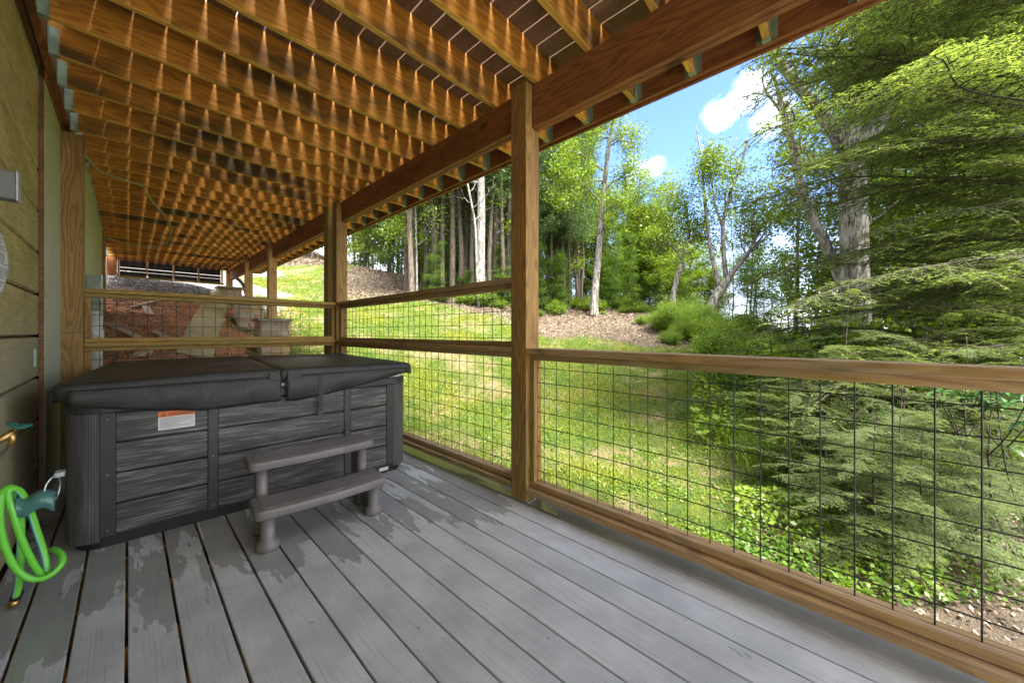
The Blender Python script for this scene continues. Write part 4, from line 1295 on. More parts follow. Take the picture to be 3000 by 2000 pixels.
# forked old oak with bare tops
T_ = Tree(16); D_ = 12.6; b0 = gpt(2078, D_)
p0, r0_ = T_.limb([b0] + pathpx([(2085, 900), (2098, 870), (2120, 835), (2135, 812)], D_), .19, .14, 12, flare=.3)
limbs = [([(2110, 850), (2095, 790), (2080, 720), (2068, 620), (2060, 540), (2055, 470), (2042, 380)], .085, .020, 1),
         ([(2128, 820), (2120, 740), (2118, 660), (2130, 600), (2150, 540), (2175, 470), (2190, 405)], .085, .022, 1),
         ([(2135, 812), (2165, 775), (2200, 730), (2215, 690), (2240, 650), (2285, 600), (2320, 560)], .095, .025, 2),
         ([(2200, 730), (2225, 712), (2250, 690), (2262, 688)], .05, .02, 0),
         ([(2115, 660), (2095, 600), (2085, 530), (2070, 470), (2062, 430)], .04, .012, 1),
         ([(2150, 540), (2140, 480), (2150, 430), (2175, 360)], .02, .006, 0)]
for k, (lim, a, b_, kind) in enumerate(limbs):
    q_, rq = T_.limb(pathpx(lim, [D_ - .05 * i * (1 if k % 2 else -1) for i in range(len(lim))]), a, b_, 9)
    if kind == 1:
        T_.sprout(q_, rq, .42, .80, 9, 1.0, .2, 1); T_.sprout(q_, rq, .7, 1, 5, .8, .3, 0, leaves=False)
    elif kind == 2: T_.sprout(q_, rq, .25, 1, 20, 1.6, .3, 1)
    else: T_.sprout(q_, rq, .2, 1, 4, .6, .3, 0, leaves=False)
T_.finish('oak_tree', 'old forked oak with two bare dead tops standing among green clumps against the sky', 'tree', b0, BK_OAK, LF_OAK, 26, .21, .085)
# crooked oak left of it
T_ = Tree(17); D_ = 13.4; b0 = gpt(1975, D_)
p0, r0_ = T_.limb([b0] + pathpx([(1972, 870), (1982, 820), (1998, 775)], D_), .11, .09, 10)
for lim, a, b_, kind in (([(1998, 775), (1985, 740), (1960, 715), (1945, 690)], .06, .03, 1), ([(1998, 775), (2005, 720), (2020, 690), (2015, 640), (2010, 600)], .06, .025, 1), ([(2005, 745), (2030, 735), (2055, 705), (2068, 690)], .05, .03, 1),
                        ([(2010, 640), (2000, 560), (1985, 500)], .015, .005, 0), ([(2012, 600), (2025, 540), (2035, 490)], .018, .005, 0), ([(1960, 715), (1962, 660), (1955, 560)], .025, .006, 1)):
    q_, rq = T_.limb(pathpx(lim, D_), a, b_, 8)
    T_.sprout(q_, rq, .2, 1, 8 if kind else 4, 1.2 if kind else .4, .25, 1 if kind else 0, leaves=bool(kind))
T_.finish('oak_tree', 'crooked low-branching oak left of the forked oak with bare tops', 'tree', b0, BK_OAK, LF_OAK, 24, .22, .085)
# big oak behind the hemlock
T_ = Tree(18); D_ = 7.6; b0 = gpt(2508, D_)
p, r = T_.limb([b0] + pathpx([(2512, 1200), (2510, 1000), (2504, 800), (2500, 620), (2496, 500), (2490, 410)], D_), .255, .215, 20, flare=.2)
q_, rq = T_.limb(pathpx([(2470, 430), (2430, 365), (2385, 310), (2330, 240), (2290, 190), (2262, 140), (2235, 60)], [7.6, 7.6, 7.7, 7.8, 7.9, 8, 8.1]), .13, .065, 14)
T_.sprout(q_, rq, .35, 1, 7, .7, .2, 0)
q2, rq2 = T_.limb(pathpx([(2510, 440), (2560, 370), (2600, 300), (2640, 220), (2680, 100), (2720, -60)], D_), .20, .10, 14)
T_.sprout(q2, rq2, .2, 1, 12, 2.2, .4, 1)
q3, rq3 = T_.limb(pathpx([(2488, 420), (2500, 340), (2505, 260), (2520, 150), (2530, 0)], D_), .17, .09, 12)
T_.sprout(q3, rq3, .1, 1, 14, 2.2, .3, 1)
T_.sprout(p, r, .55, .95, 6, 2.0, .3, 1, thin=.14)
T_.finish('oak_tree', 'massive rough-barked oak trunk forking high up behind the hemlock branches', 'tree', b0, BK_OAK, LF_OAK, 22, .24, .075)
# dead leaning snag
T_ = Tree(19); D_ = 7.9; b0 = gpt(2560, 8.3)
p, r = T_.limb([b0] + pathpx([(2490, 900), (2430, 740), (2385, 650), (2350, 560), (2325, 440), (2300, 350), (2285, 290)], D_), .12, .055, 10)
q_, rq = T_.limb(pathpx([(2298, 345), (2288, 300), (2272, 240), (2255, 205)], D_), .05, .03, 8)
q_, rq = T_.limb(pathpx([(2298, 345), (2275, 310), (2245, 270), (2235, 235), (2240, 190)], D_), .035, .010, 7)
T_.sprout(q_, rq, .3, 1, 5, .3, .4, 0, leaves=False)
T_.sprout(p, r, .55, .95, 12, .5, -.5, 0, anch=(.4, 1), droop=.2)
T_.finish('dead_tree', 'leaning dead snag with a broken top and hanging brown leaves', 'tree', b0, BK_GREY, LF_DEAD, 7, .10, .07, keep=.7)

# ---- slim forest trees behind the lawn ---------------------------------------------
def forest_variant(seed, kind):
    T_ = Tree(seed); rng = T_.rng
    Ht = 13.0
    lean = rng.normal(size=2) * .5
    pts = [Vector((lean[0] * (z / Ht) ** 1.5 + rng.normal() * .05, lean[1] * (z / Ht) ** 1.5 + rng.normal() * .05, z)) for z in np.linspace(0, Ht, 8)]
    pts[0] = Vector((0, 0, -.3))
    if kind == 'pine':
        p, r = T_.limb(pts, .135, .03, 8)
        T_.sprout(p, r, .22, .5, 12, 1.0, .0, 0, leaves=False, thin=.18)
        T_.sprout(p, r, .38, 1, 34, 1.5, .05, 1, thin=.16, anch=(.3, 1))
        return T_, BK_DARK, LF_DARK, 20, .20, .20, .16, .8
    if kind == 'slim':
        p, r = T_.limb(pts, .085, .025, 8)
        T_.sprout(p, r, .35, 1, 22, 1.9, .25, 1, thin=.25)
        return T_, BK_BROWN, LF_MID, 20, .28, .15, .55, .8
    if kind == 'leafy':
        p, r = T_.limb(pts, .10, .03, 8)
        T_.sprout(p, r, .12, 1, 32, 2.3, .15, 1, thin=.22)
        return T_, BK_BROWN, LF_OAK, 20, .30, .16, .55, .85
    if kind == 'young':
        p, r = T_.limb(pts, .05, .015, 7)
        T_.sprout(p, r, .05, 1, 34, 1.7, .1, 1, thin=.3)
        return T_, BK_BROWN, LF_MID, 20, .30, .14, .6, .85
LBL = {'pine': ('pine_tree', 'slim dark pine with a sparse dark green crown in the wood beyond the lawn', 'slim dark pines of the wood beyond the lawn'),
       'slim': ('forest_tree', 'slim brown-trunked tree with thin mid green foliage in the wood beyond the lawn', 'slim mid green trees of the wood beyond the lawn'),
       'leafy': ('forest_tree', 'leafy broad-crowned green tree filling the wood beyond the lawn', 'leafy broad-crowned trees of the wood'),
       'young': ('young_tree', 'young bright green tree with leaves down to the ground at the wood edge', 'young bright green trees at the wood edge')}
VAR = {}
for kind, seeds in (('pine', (31, 32, 33)), ('slim', (41, 42, 43)), ('leafy', (51, 52, 53)), ('young', (61, 62, 63))):
    VAR[kind] = []
    for sd_ in seeds:
        T_, bk, lf, per, rad, size, asp, kp = forest_variant(sd_, kind)
        nm, lb, grp = LBL[kind]
        VAR[kind].append([T_.finish(nm, lb, 'tree', (0, 0, 0), bk, lf, per, rad, size, asp, grp, keep=kp), False])
prng = random.Random(77)
def where(px, d):
    w_ = ('left of the corner post' if px < 1015 else 'above the leaf bank right of the corner post' if px < 1200 else 'between the grey brown trunk and the thick pale trunk' if px < 1400 else
          'between the thick pale trunk and the nearest post' if px < 1540 else 'just right of the nearest post' if px < 1660 else 'around the tall slender trunk' if px < 1830 else
          'left of the crooked oak' if px < 1960 else 'behind the crooked and forked oaks' if px < 2130 else 'between the forked oak and the massive oak' if px < 2470 else
          'behind the hemlock, just right of the massive oak' if px < 2700 else 'behind the hemlock near the right edge')
    return ('front row ' if d < 18 else 'back row ') + w_
KD = {'pine': 'slim dark pine', 'slim': 'slim brown-trunked tree', 'leafy': 'leafy broad-crowned tree', 'young': 'low bright leafy tree'}
def plant(kind, px, d, top_y, sc_xy=1.0):
    v = prng.choice(VAR[kind])
    b = gpt(px, d)
    top = at(px, top_y, d).z
    h_ = max(1.2, top - b.z)
    s_ = h_ / 13.0
    w_ = max(s_, .55 if kind != 'young' else .25) * sc_xy * prng.uniform(.85, 1.15)
    if not v[1]:
        o = v[0]; v[1] = True; o.location = b; o.rotation_euler = (0, 0, prng.uniform(0, 6.28)); o.scale = (w_, w_, s_)
    else: o = copy_tree(v[0], b, prng.uniform(0, 6.28), w_, None, s_ / w_)
    o['label'] = KD[kind] + ', ' + where(px, d); o['group'] = 'wood: ' + o['label']
for k in range(15): plant('pine', 1185 + k * 22 + prng.uniform(-9, 9), prng.uniform(15.7, 17.5), prng.uniform(-150, 150), .9)
for k in range(8): plant('pine', 1568 + k * 20 + prng.uniform(-7, 7), prng.uniform(15.6, 17.5), prng.uniform(380, 450), .9)
for k in range(34): plant(prng.choice(['pine', 'pine', 'slim', 'slim', 'leafy']), prng.uniform(1180, 1510), prng.uniform(16.2, 27), prng.uniform(-150, 330))
for k in range(9): plant(prng.choice(['slim', 'leafy', 'pine']), prng.uniform(1030, 1180), prng.uniform(22, 30), prng.uniform(250, 420))
for k in range(20): plant(prng.choice(['pine', 'slim', 'leafy', 'pine']), prng.uniform(1565, 1720), prng.uniform(16.5, 25), prng.uniform(360, 470))
for k in range(14): plant(prng.choice(['leafy', 'slim', 'leafy']), prng.uniform(1720, 1950), prng.uniform(16, 24), prng.uniform(520, 640))
for k in range(9): plant('leafy', prng.uniform(1930, 2130), prng.uniform(16, 22), prng.uniform(690, 780), .9)
for k in range(7): plant('slim', prng.uniform(2130, 2330), prng.uniform(15, 21), prng.uniform(620, 760), .9)
for px, d, ty in ((2330, 11, 330), (2420, 12.5, 250), (2500, 11.5, 300), (2640, 12, 60), (2700, 10, 200), (2800, 11.5, 20), (2900, 10, 60), (2980, 12, 0), (3080, 9.5, 0), (2580, 14, 100), (3200, 10, 0), (2860, 15, -50), (2740, 14, -60), (2960, 8.4, 420), (2640, 8.6, 560), (2780, 9, 520), (3100, 7.6, 300)):
    plant(prng.choice(['leafy', 'young', 'leafy']), px, d, ty, 1.0)
for px, d, ty in ((876, 21, 300), (888, 22.5, 300), (912, 21.5, 560), (930, 22, 480), (962, 21, 400), (850, 25, 300), (820, 27, 300), (990, 23, 520)): plant('slim', px, d, ty)
for k in range(9): plant(prng.choice(['leafy', 'young']), 1035 + k * 18 + prng.uniform(-8, 8), prng.uniform(22, 29), prng.uniform(380, 560), 1.2)
for k in range(14): plant('young', 1190 + k * 25 + prng.uniform(-10, 10), prng.uniform(20, 25), prng.uniform(560, 700), 1.8)
for k in range(8): plant('young', 1570 + k * 45 + prng.uniform(-10, 10), prng.uniform(19, 23), prng.uniform(600, 700), 1.8)
for k in range(16): plant('young', prng.uniform(1230, 1520), prng.uniform(15.6, 19), prng.uniform(700, 800), 1.4)
for k in range(16): plant('young', prng.uniform(1570, 1960), prng.uniform(15, 18), prng.uniform(690, 800), 1.3)
for k in range(7): plant('young', prng.uniform(1980, 2320), prng.uniform(13.5, 17), prng.uniform(760, 850), 1.3)

# ---- shrubs -------------------------------------------------------------------------
def shrub_variant(seed, leafm, size, asp, n=26, H_=1.2, R_=.8, per=16, rad=.13, twig=True):
    T_ = Tree(seed); rng = T_.rng
    for k in range(n):
        a = rng.uniform(0, 6.28); r_ = R_ * math.sqrt(rng.uniform(0, 1))
        tip = Vector((r_ * math.cos(a), r_ * math.sin(a), H_ * (1 - .45 * (r_ / R_) ** 2) * rng.uniform(.6, 1.05)))
        q_, rq = T_.limb([Vector((tip.x * .12, tip.y * .12, -.1)), Vector((tip.x * .45, tip.y * .45, tip.z * .5)), tip], .010, .003, 4, 3)
        for i in range(2, len(q_)): T_.anch.append(tuple(q_[i]))
        T_.sprout(q_, rq, .3, 1, 3, .28, .2, 0, anch=(.4, 1))
    return T_
SH = []
for sd_, lm, sz, asp, lb, grp, nm in ((71, LF_BRIGHT, .07, .55, 'low bright green leafy bush at the edge of the wood', 'bright green bushes at the wood edge', 'bush'),
                                  (72, LF_MID, .065, .5, 'low mid green leafy bush at the edge of the wood', 'mid green bushes at the wood edge', 'bush'),
                                  (73, LF_OAK, .08, .5, 'low yellow green leafy bush at the edge of the wood', 'yellow green bushes at the wood edge', 'bush'),
                                  (74, LF_BRIGHT, .12, .07, 'feathery bright young pine beside the leafy bushes', 'feathery young pines right of the lawn', 'pine_sapling')):
    T_ = shrub_variant(sd_, lm, sz, asp, per=16)
    t = T_.finish(nm, lb, 'bush' if nm == 'bush' else 'young pine', (0, 0, 0), BK_BROWN, lm, 15 if asp > .1 else 46, .11, sz, asp, grp, up=.3, flat=.8)
    SH.append([t, False])
def bush(i, px, d, sc, squash=1.0, dz=0.0):
    v = SH[i]; b = gpt(px, d); b.z += dz
    if not v[1]:
        o = v[0]; v[1] = True; o.location = b; o.scale = (sc, sc, sc * squash)
    else: o = copy_tree(v[0], b, prng.uniform(0, 6.28), sc, None, squash)
    o['label'] = ('bright green bush', 'mid green bush', 'yellow green bush', 'feathery young pine')[i] + (', large, ' if sc > .8 else ', small, ') + where(px, d).replace('front row ', '').replace('back row ', '') + (' near railing' if d < 7 else '')
    o['group'] = 'bushes: ' + o['label']
for k in range(18): bush(prng.choice((0, 1, 2)), prng.uniform(1240, 1520), prng.uniform(14.8, 17.5), prng.uniform(.25, .9), .8)
for k in range(20): bush(prng.choice((0, 1, 2)), prng.uniform(1570, 1930), prng.uniform(14.0, 16.5), prng.uniform(.2, .85), .8)
for px, d, s_ in ((1945, 11.6, .9), (1985, 11.4, 1.2), (2010, 10.8, .8), (2040, 12, 1.0), (1965, 10.4, .5), (1880, 12.5, .4), (2100, 11.5, .8)): bush(3, px, d, s_ * .8, 1.0)
for k in range(34): bush(prng.choice((0, 0, 1, 2)), prng.uniform(2060, 2420), prng.uniform(8.4, 12.5), prng.uniform(.55, .95), .8)
for k in range(16): bush(prng.choice((1, 1, 2)), prng.uniform(2400, 3100), prng.uniform(6.5, 11), prng.uniform(1.0, 1.7), 1.0)
for px, d, s_ in ((2150, 7.6, .8), (2210, 6.8, .9), (2190, 5.6, .6), (2290, 5.8, .9), (2380, 5.2, .8), (2330, 4.3, .55), (2450, 4.6, .6), (2250, 4.7, .45)): bush(1, px, d, s_, .8)
for v in SH:
    if not v[1]: pass

# ---- rhododendrons -------------------------------------------------------------------
def rhodo(px, py, d, n, spread, label, seed):
    rng = np.random.default_rng(seed); mb = MB(); V = []; F = []; R = []
    b = gpt(px, d); c0 = at(px, py, d)
    t = thing('rhododendron', tuple(b), label, 'shrub')
    for k in range(n):
        tip = c0 + Vector((rng.normal() * spread, rng.normal() * spread, rng.normal() * spread * .5))
        if k < 3: mb.tube(spline([b + Vector((rng.normal() * .2, rng.normal() * .2, 0)), (b + tip) / 2 + Vector(rng.normal(size=3) * .14), tip], 5), [.007 - .0004 * i for i in range(11)], 6, cap=False)
        else: mb.tube(spline([tip0 + Vector(rng.normal(size=3) * .05), (tip0 + tip) / 2 + Vector((0, 0, -.06)), tip], 4), [.006 - .0003 * i for i in range(9)], 5, cap=False)
        if k == 0: tip0 = (b + tip * 2) / 3
        nl = rng.integers(7, 11); a0 = rng.uniform(0, 6.28)
        for j in range(nl):
            a = a0 + j * 6.283 / nl + rng.normal() * .15
            el_ = rng.uniform(-.5, .45)
            dd = Vector((math.cos(a) * math.cos(el_), math.sin(a) * math.cos(el_), math.sin(el_)))
            sd_ = dd.cross(Vector((0, 0, 1))).normalized(); L = rng.uniform(.11, .17); W = L * .16
            up_ = sd_.cross(dd).normalized()
            pts = []
            for f_, w_, h_ in ((0, .15, 0), (.3, .9, .012), (.6, 1, .010), (.85, .6, -.006), (1, .05, -.02)):
                for s_ in (-1, 0, 1):
                    pts.append(tip + dd * L * f_ + sd_ * W * w_ * s_ + up_ * (h_ + (0 if s_ == 0 else .006)))
            base = len(V); V += [tuple(q) for q in pts]
            for i in range(4):
                for s_ in range(2):
                    F.append((base + i * 3 + s_, base + i * 3 + s_ + 1, base + i * 3 + s_ + 4, base + i * 3 + s_ + 3)); R.append(min(1, abs(rng.normal() * .35)))
    mb.build('stems', BK_TWIG, t, fix=False)
    np_mesh('foliage', V, F, LF_RHO, t, R, off=tuple(t.location), smooth=True)
rhodo(2340, 1005, 6.0, 7, .22, 'rhododendron with whorled leathery leaves left of the big oak trunk, above the railing', 1)
rhodo(2440, 1015, 5.6, 8, .20, 'rhododendron with whorled leathery leaves in front of the big oak trunk', 2)
rhodo(2745, 1160, 3.3, 5, .12, 'rhododendron with long drooping leaves right under the cap rail', 3)
rhodo(2890, 1185, 3.0, 7, .16, 'rhododendron with red brown buds at the far right under the cap rail', 4)
rhodo(2780, 1280, 3.6, 5, .16, 'low rhododendron under the drooping-leaved one', 5)
rhodo(2620, 1240, 4.4, 5, .2, 'rhododendron half hidden among hemlock sprays below the railing top', 6)

# ---- hemlocks ------------------------------------------------------------------------
def hemlock_branch(seed, ns=1.0, sp=1.0):
    """one branch along +X, about 3 m long, with flat feathery side twigs"""
    rng = np.random.default_rng(seed); mb = MB()
    L = 3.0; N_ = 16
    main = [Vector((L * i / N_, .10 * math.sin(i * .6 + seed) * (i / N_), .12 * math.sin(i / N_ * 2.4) - .42 * (i / N_) ** 2)) for i in range(N_ + 1)]
    mb.tube(main, [.013 * (1 - .85 * i / N_) + .002 for i in range(N_ + 1)], 6, cap=False)
    segs = []      # (p0, p1) of needle bearing twigs
    def twig(p, d, ln, lvl, flat):
        n = max(3, int(ln / .06)); q = [p]; dd = d.copy()
        for i in range(n):
            dd = (dd + Vector((0, 0, -.035 - .02 * lvl)) + Vector(rng.normal(size=3) * .07)).normalized()
            q.append(q[-1] + dd * ln / n)
        if lvl < 2: mb.tube(q, [.0050 / (lvl + 1) * (1 - .7 * i / n) + .0010 for i in range(n + 1)], 3, cap=False)
        for i in range(n): segs.append((q[i], q[i + 1]))
        if lvl < 2:
            s_ = 1
            step = (.055 if lvl == 0 else .045) * sp
            acc = ln * .12
            while acc < ln * .97:
                f = acc / ln * n; i = min(int(f), n - 1); pp = q[i].lerp(q[i + 1], f - i)
                t = (q[i + 1] - q[i]).normalized(); side = t.cross(Vector((0, 0, 1))).normalized() * s_
                l2 = (.30 if lvl == 0 else .09) * (1 - .65 * acc / ln) * rng.uniform(.6, 1.15)
                twig(pp, (t * .75 + side * .8 + Vector((0, 0, rng.normal() * .10))).normalized(), l2, lvl + 1, flat)
                s_ = -s_; acc += step
    s_ = 1; acc = .35
    while acc < L:
        f = acc / L * N_; i = min(int(f), N_ - 1); pp = main[i].lerp(main[i + 1], f - i)
        t = (main[i + 1] - main[i]).normalized(); side = t.cross(Vector((0, 0, 1))).normalized() * s_
        ln = .80 * (1 - .75 * (acc / L) ** 1.5) * rng.uniform(.55, 1.1) * (.5 if acc < .8 else 1)
        twig(pp, (t * .8 + side * .8 + Vector((0, 0, rng.normal() * .14))).normalized(), max(ln, .12), 0, 0)
        s_ = -s_; acc += rng.uniform(.065, .105) * sp
    twig(main[-1], (main[-1] - main[-2]).normalized(), .3, 0, 0)
    A = np.array([tuple(a) for a, b in segs]); B = np.array([tuple(b) for a, b in segs])
    ln = np.linalg.norm(B - A, axis=1); cnt = np.maximum(1, (ln / (.0075 * ns)).astype(int))
    I = np.repeat(np.arange(len(A)), cnt); u = rng.uniform(0, 1, len(I))[:, None]
    t = (B - A)[I] / ln[I][:, None]; P = A[I] + (B - A)[I] * u
    zed = np.array([0, 0, 1.0]); sd_ = np.cross(t, zed); sd_ /= np.linalg.norm(sd_, axis=1, keepdims=True) + 1e-9
    sgn = np.where(rng.random(len(I)) < .5, 1, -1)[:, None]
    d = t * .55 + sd_ * sgn + rng.normal(size=(len(I), 3)) * .18; d /= np.linalg.norm(d, axis=1, keepdims=True)
    Ln = rng.uniform(.015, .026, (len(I), 1)) * ns; wv = np.cross(d, zed + rng.normal(size=(len(I), 3)) * .25); wv /= np.linalg.norm(wv, axis=1, keepdims=True); 
    v = np.stack([P - wv * .0030 * ns, P + wv * .0030 * ns, P + d * Ln], 1).reshape(-1, 3)
    f = np.arange(len(I) * 3).reshape(-1, 3)
    tipness = np.clip((np.abs(P[:, 1]) * .6 + P[:, 0] * .12), 0, 1)
    rn = np.clip(rng.uniform(0, .75, len(I)) * .6 + .3 * tipness + (rng.random(len(segs)) < .10)[I] * .45, 0, 1)
    return mb, v, f, rn
HB = []
def merge_branch(seed, ns=1.0, sp=1.0):
    mb, v, f, rn = hemlock_branch(seed, ns, sp)
    me = bpy.data.meshes.new('branch')
    nv = len(mb.v); tri = []
    rn_all = []
    for q in mb.f:
        for k in range(1, len(q) - 1): tri.append((q[0], q[k], q[k + 1]))
    nb = len(tri)
    V = np.r_[np.array([tuple(x) for x in mb.v]), v]; F = np.r_[np.array(tri), f + nv]
    me.vertices.add(len(V)); me.vertices.foreach_set('co', V.astype(np.float32).ravel())
    me.loops.add(F.size); me.loops.foreach_set('vertex_index', F.astype(np.int32).ravel())
    me.polygons.add(len(F)); me.polygons.foreach_set('loop_start', np.arange(0, F.size, 3, dtype=np.int32)); me.polygons.foreach_set('loop_total', np.full(len(F), 3, dtype=np.int32))
    mi = np.ones(len(F), dtype=np.int32); mi[:nb] = 0
    me.materials.append(BK_TWIG); me.materials.append(LF_HEM)
    me.polygons.foreach_set('material_index', mi)
    me.update(calc_edges=True)
    a = me.attributes.new('rnd', 'FLOAT', 'FACE'); a.data.foreach_set('value', np.r_[np.zeros(nb), rn].astype(np.float32))
    return me
HB = [merge_branch(s_, 1.45) for s_ in (1, 2, 3, 4, 5)]
HBS = [merge_branch(s_, 2.5, 1.25) for s_ in (6, 7, 8)]
def hemlock(px, d, Ht, r0, label, spec, seed, HB=HB):
    """spec: list of (height, azimuth in degrees, length, pitch)"""
    rng = random.Random(seed)
    b = gpt(px, d); t = thing('hemlock_tree', tuple(b), label, 'tree')
    mb = MB(); pts = [b + Vector((.006 * Ht * math.sin(k), .005 * Ht * math.cos(k * 1.3), Ht * k / 8)) for k in range(9)]
    mb.tube(spline(pts, 4), [r0 * (1 - .85 * k / 32) for k in range(33)], 10)
    mb.build('trunk', BK_DARK, t, fix=False)
    for (z_, az_, ln, pit) in spec:
        me = rng.choice(HB)
        o = bpy.data.objects.new('branch', me); COL.objects.link(o); o.parent = t
        o.location = Vector((.05 * math.sin(z_), 0, z_ - b.z)) if True else None
        o.rotation_euler = (rng.uniform(-.25, .25), -math.radians(pit), math.radians(az_))
        s_ = ln / 3.0; o.scale = (s_, s_ * rng.uniform(.9, 1.3), s_)
    return t
# azimuth (deg, from +X ccw) that points from the big hemlock toward the left of the picture
_b = gpt(3260, 4.9)
hr = random.Random(9); spec = []
for k in range(88):
    z_ = -.3 + 9.4 * (k + hr.random()) / 88
    # aim at points spread over the right part of the picture
    tgt = at(hr.uniform(2270, 3000) if k % 3 else hr.uniform(2280, 2560), 973, hr.uniform(3.9, 6.8))
    az_ = math.degrees(math.atan2(tgt.y - _b.y, tgt.x - _b.x)) + hr.uniform(-6, 6)
    dist = math.hypot(tgt.x - _b.x, tgt.y - _b.y)
    spec.append((z_, az_, min(4.9, max(2.6, dist * hr.uniform(.95, 1.25))), hr.uniform(-2, 18)))
hemlock(3260, 4.9, 10.5, .17, 'large hemlock whose feathery dark branches reach in from the right edge', spec, 3)
_b = gpt(2960, 8.2); spec = []
for k in range(92):
    z_ = -.6 + 9.6 * (k + hr.random()) / 92
    spec.append((z_, math.degrees(math.atan2(-_b.y, -_b.x)) + hr.uniform(-105, 105), hr.uniform(2.6, 4.3), hr.uniform(-2, 16)))
hemlock(2960, 8.2, 10.5, .15, 'second large hemlock filling the space behind the first, right of the massive oak', spec, 4)
def small_hemlock(px, d, Ht, n, ln, label, seed):
    hr = random.Random(seed); b = gpt(px, d)
    spec = [(b.z + Ht * (.10 + .86 * (k + .5) / n), k * 137.5 + hr.uniform(-20, 20), ln * (1.1 - .75 * k / n) * hr.uniform(.8, 1.15), hr.uniform(-8, 22)) for k in range(n)]
    hemlock(px, d, Ht, .013, label, spec, seed, HBS)
small_hemlock(2480, 4.3, 2.3, 26, 1.15, 'small hemlock below the railing top, in front of the big oak foot', 5)
small_hemlock(2830, 3.7, 1.9, 24, 1.1, 'small hemlock behind the wire grid at the far right', 6)
small_hemlock(2260, 6.0, 2.6, 26, 1.3, 'small hemlock at the right edge of the lawn', 7)
small_hemlock(2640, 3.3, 1.6, 24, 1.0, 'low hemlock sapling behind the wire grid, left of the far right one', 8)
small_hemlock(2560, 3.05, 1.2, 24, .85, 'dense hemlock sapling right outside the wires, left of the lowest one', 14)
small_hemlock(2350, 4.1, 1.5, 24, .95, 'hemlock sapling between the lawn edge and the bramble leaves', 15)
small_hemlock(2760, 4.6, 2.4, 30, 1.3, 'taller hemlock sapling rising just above the cap rail at the right', 16)
small_hemlock(2700, 2.9, 1.15, 24, .85, 'lowest hemlock sapling close to the bottom rail at the lower right', 11)
small_hemlock(2900, 3.05, 1.5, 22, .9, 'hemlock sapling among rhododendron stems near the lower right corner', 12)
small_hemlock(2420, 3.6, 1.1, 20, .8, 'hemlock sapling beside the bramble leaves', 13)
small_hemlock(3050, 3.9, 2.2, 22, 1.2, 'hemlock sapling cut off by the right edge of the picture', 10)

# ---- ground stuff --------------------------------------------------------------------
rng = np.random.default_rng(21)
def sample_ground(n, u0, u1, d0, d1, bias=1.0):
    u = rng.uniform(u0, u1, n); d = d0 + (d1 - d0) * rng.uniform(0, 1, n) ** bias
    x = d * (SN + CS * u); y = d * (CS - SN * u)
    ok = ~((x < 2.05) & (y < 5.05)) & (x > -.2)
    x, y, d = x[ok], y[ok], d[ok]
    return x, y, d
def on_ground(x, y):
    z_ = height(x, y)
    m_ = masks(x, y)
    b_ = np.array([mnoise.noise(Vector((a * 1.3, c * 1.3, 0))) * .05 + mnoise.noise(Vector((a * 4.2, c * 4.2, 3))) * .02 for a, c in zip(x, y)])
    return z_ + b_ * (.6 + m_[:, 0]), m_
x, y, d = sample_ground(210000, -.72, 1.05, 2.6, 17, 1.25)
z_, m_ = on_ground(x, y)
pn = np.array([mnoise.noise(Vector((a * .9, b * .9, 11))) for a, b in zip(x, y)])
pf = np.array([mnoise.noise(Vector((a * 4, b * 4, 5))) for a, b in zip(x, y)])
keep = (m_[:, 0] + rng.normal(size=len(x)) * .12 + pf * .3 < .46) & (m_[:, 2] + pf * .2 < .35) & (m_[:, 1] < .5) & ((pn * .9 + pf * .9 + rng.normal(size=len(x)) * .10) > -.20)
x, y, d, z_, pn, pf = (a[keep] for a in (x, y, d, z_, pn, pf))
n = len(x)
hgt = rng.uniform(.018, .050, n) * (1 + .5 * pn) * (1 + d * .04); wd = .0030 * (1 + d * .22)
a = rng.uniform(0, 6.283, n); lean = rng.normal(size=(n, 2)) * .6
P = np.c_[x, y, z_ - .004]; S = np.c_[np.cos(a), np.sin(a), np.zeros(n)] * wd[:, None]
Tp = P + np.c_[lean * hgt[:, None], hgt]
v = np.stack([P - S, P + S, Tp], 1).reshape(-1, 3)
rn = np.clip(.5 + 1.5 * pn + .5 * pf + rng.normal(size=n) * .18, 0, 1)
o = np_mesh('grass', v, np.arange(n * 3).reshape(-1, 3), LF_GRASS, None, rn)
tag(o, 'short patchy green lawn grass growing on the slope', 'grass', kind='stuff')
# clover and small weeds among the grass
x, y, d = sample_ground(46000, -.72, .9, 2.6, 12, 1.3)
z_, m_ = on_ground(x, y)
pf = np.array([mnoise.noise(Vector((a_ * 1.7, b_ * 1.7, 9))) for a_, b_ in zip(x, y)])
keep = (m_[:, 0] < .5) & (m_[:, 2] < .45) & (pf + rng.normal(size=len(x)) * .12 > -.02)
x, y, d, z_ = (a_[keep] for a_ in (x, y, d, z_))
v, f = leaf_quads(np.c_[x, y, z_ + rng.uniform(.005, .03, len(x))], .030, .7, rng, 1.2)
o = np_mesh('clover', v, f, LF_BRIGHT, None, rng.uniform(0, 1, len(x)))
tag(o, 'small round-leaved clover and weeds scattered through the lawn', 'weeds', kind='stuff')
# fallen leaves
x, y, d = sample_ground(190000, -.75, 1.5, 2.2, 24, .8)
z_, m_ = on_ground(x, y)
keep = (m_[:, 0] + rng.normal(size=len(x)) * .15 > .50)
x, y, d, z_ = (a_[keep] for a_ in (x, y, d, z_))
v, f = leaf_quads(np.c_[x, y, z_ + rng.uniform(.0, .03, len(x))], 1.0, .5, rng, .9)
v = v.reshape(-1, 4, 3); c0 = v[:, :1]; v = (c0 + (v - c0) * (.030 + .0035 * d)[:, None, None]).reshape(-1, 3)
o = np_mesh('fallen_leaves', v, f, LF_LIT, None, rng.uniform(0, 1, len(x)))
tag(o, 'brown fallen leaves covering the bank and the wood floor', 'fallen leaves', kind='stuff')
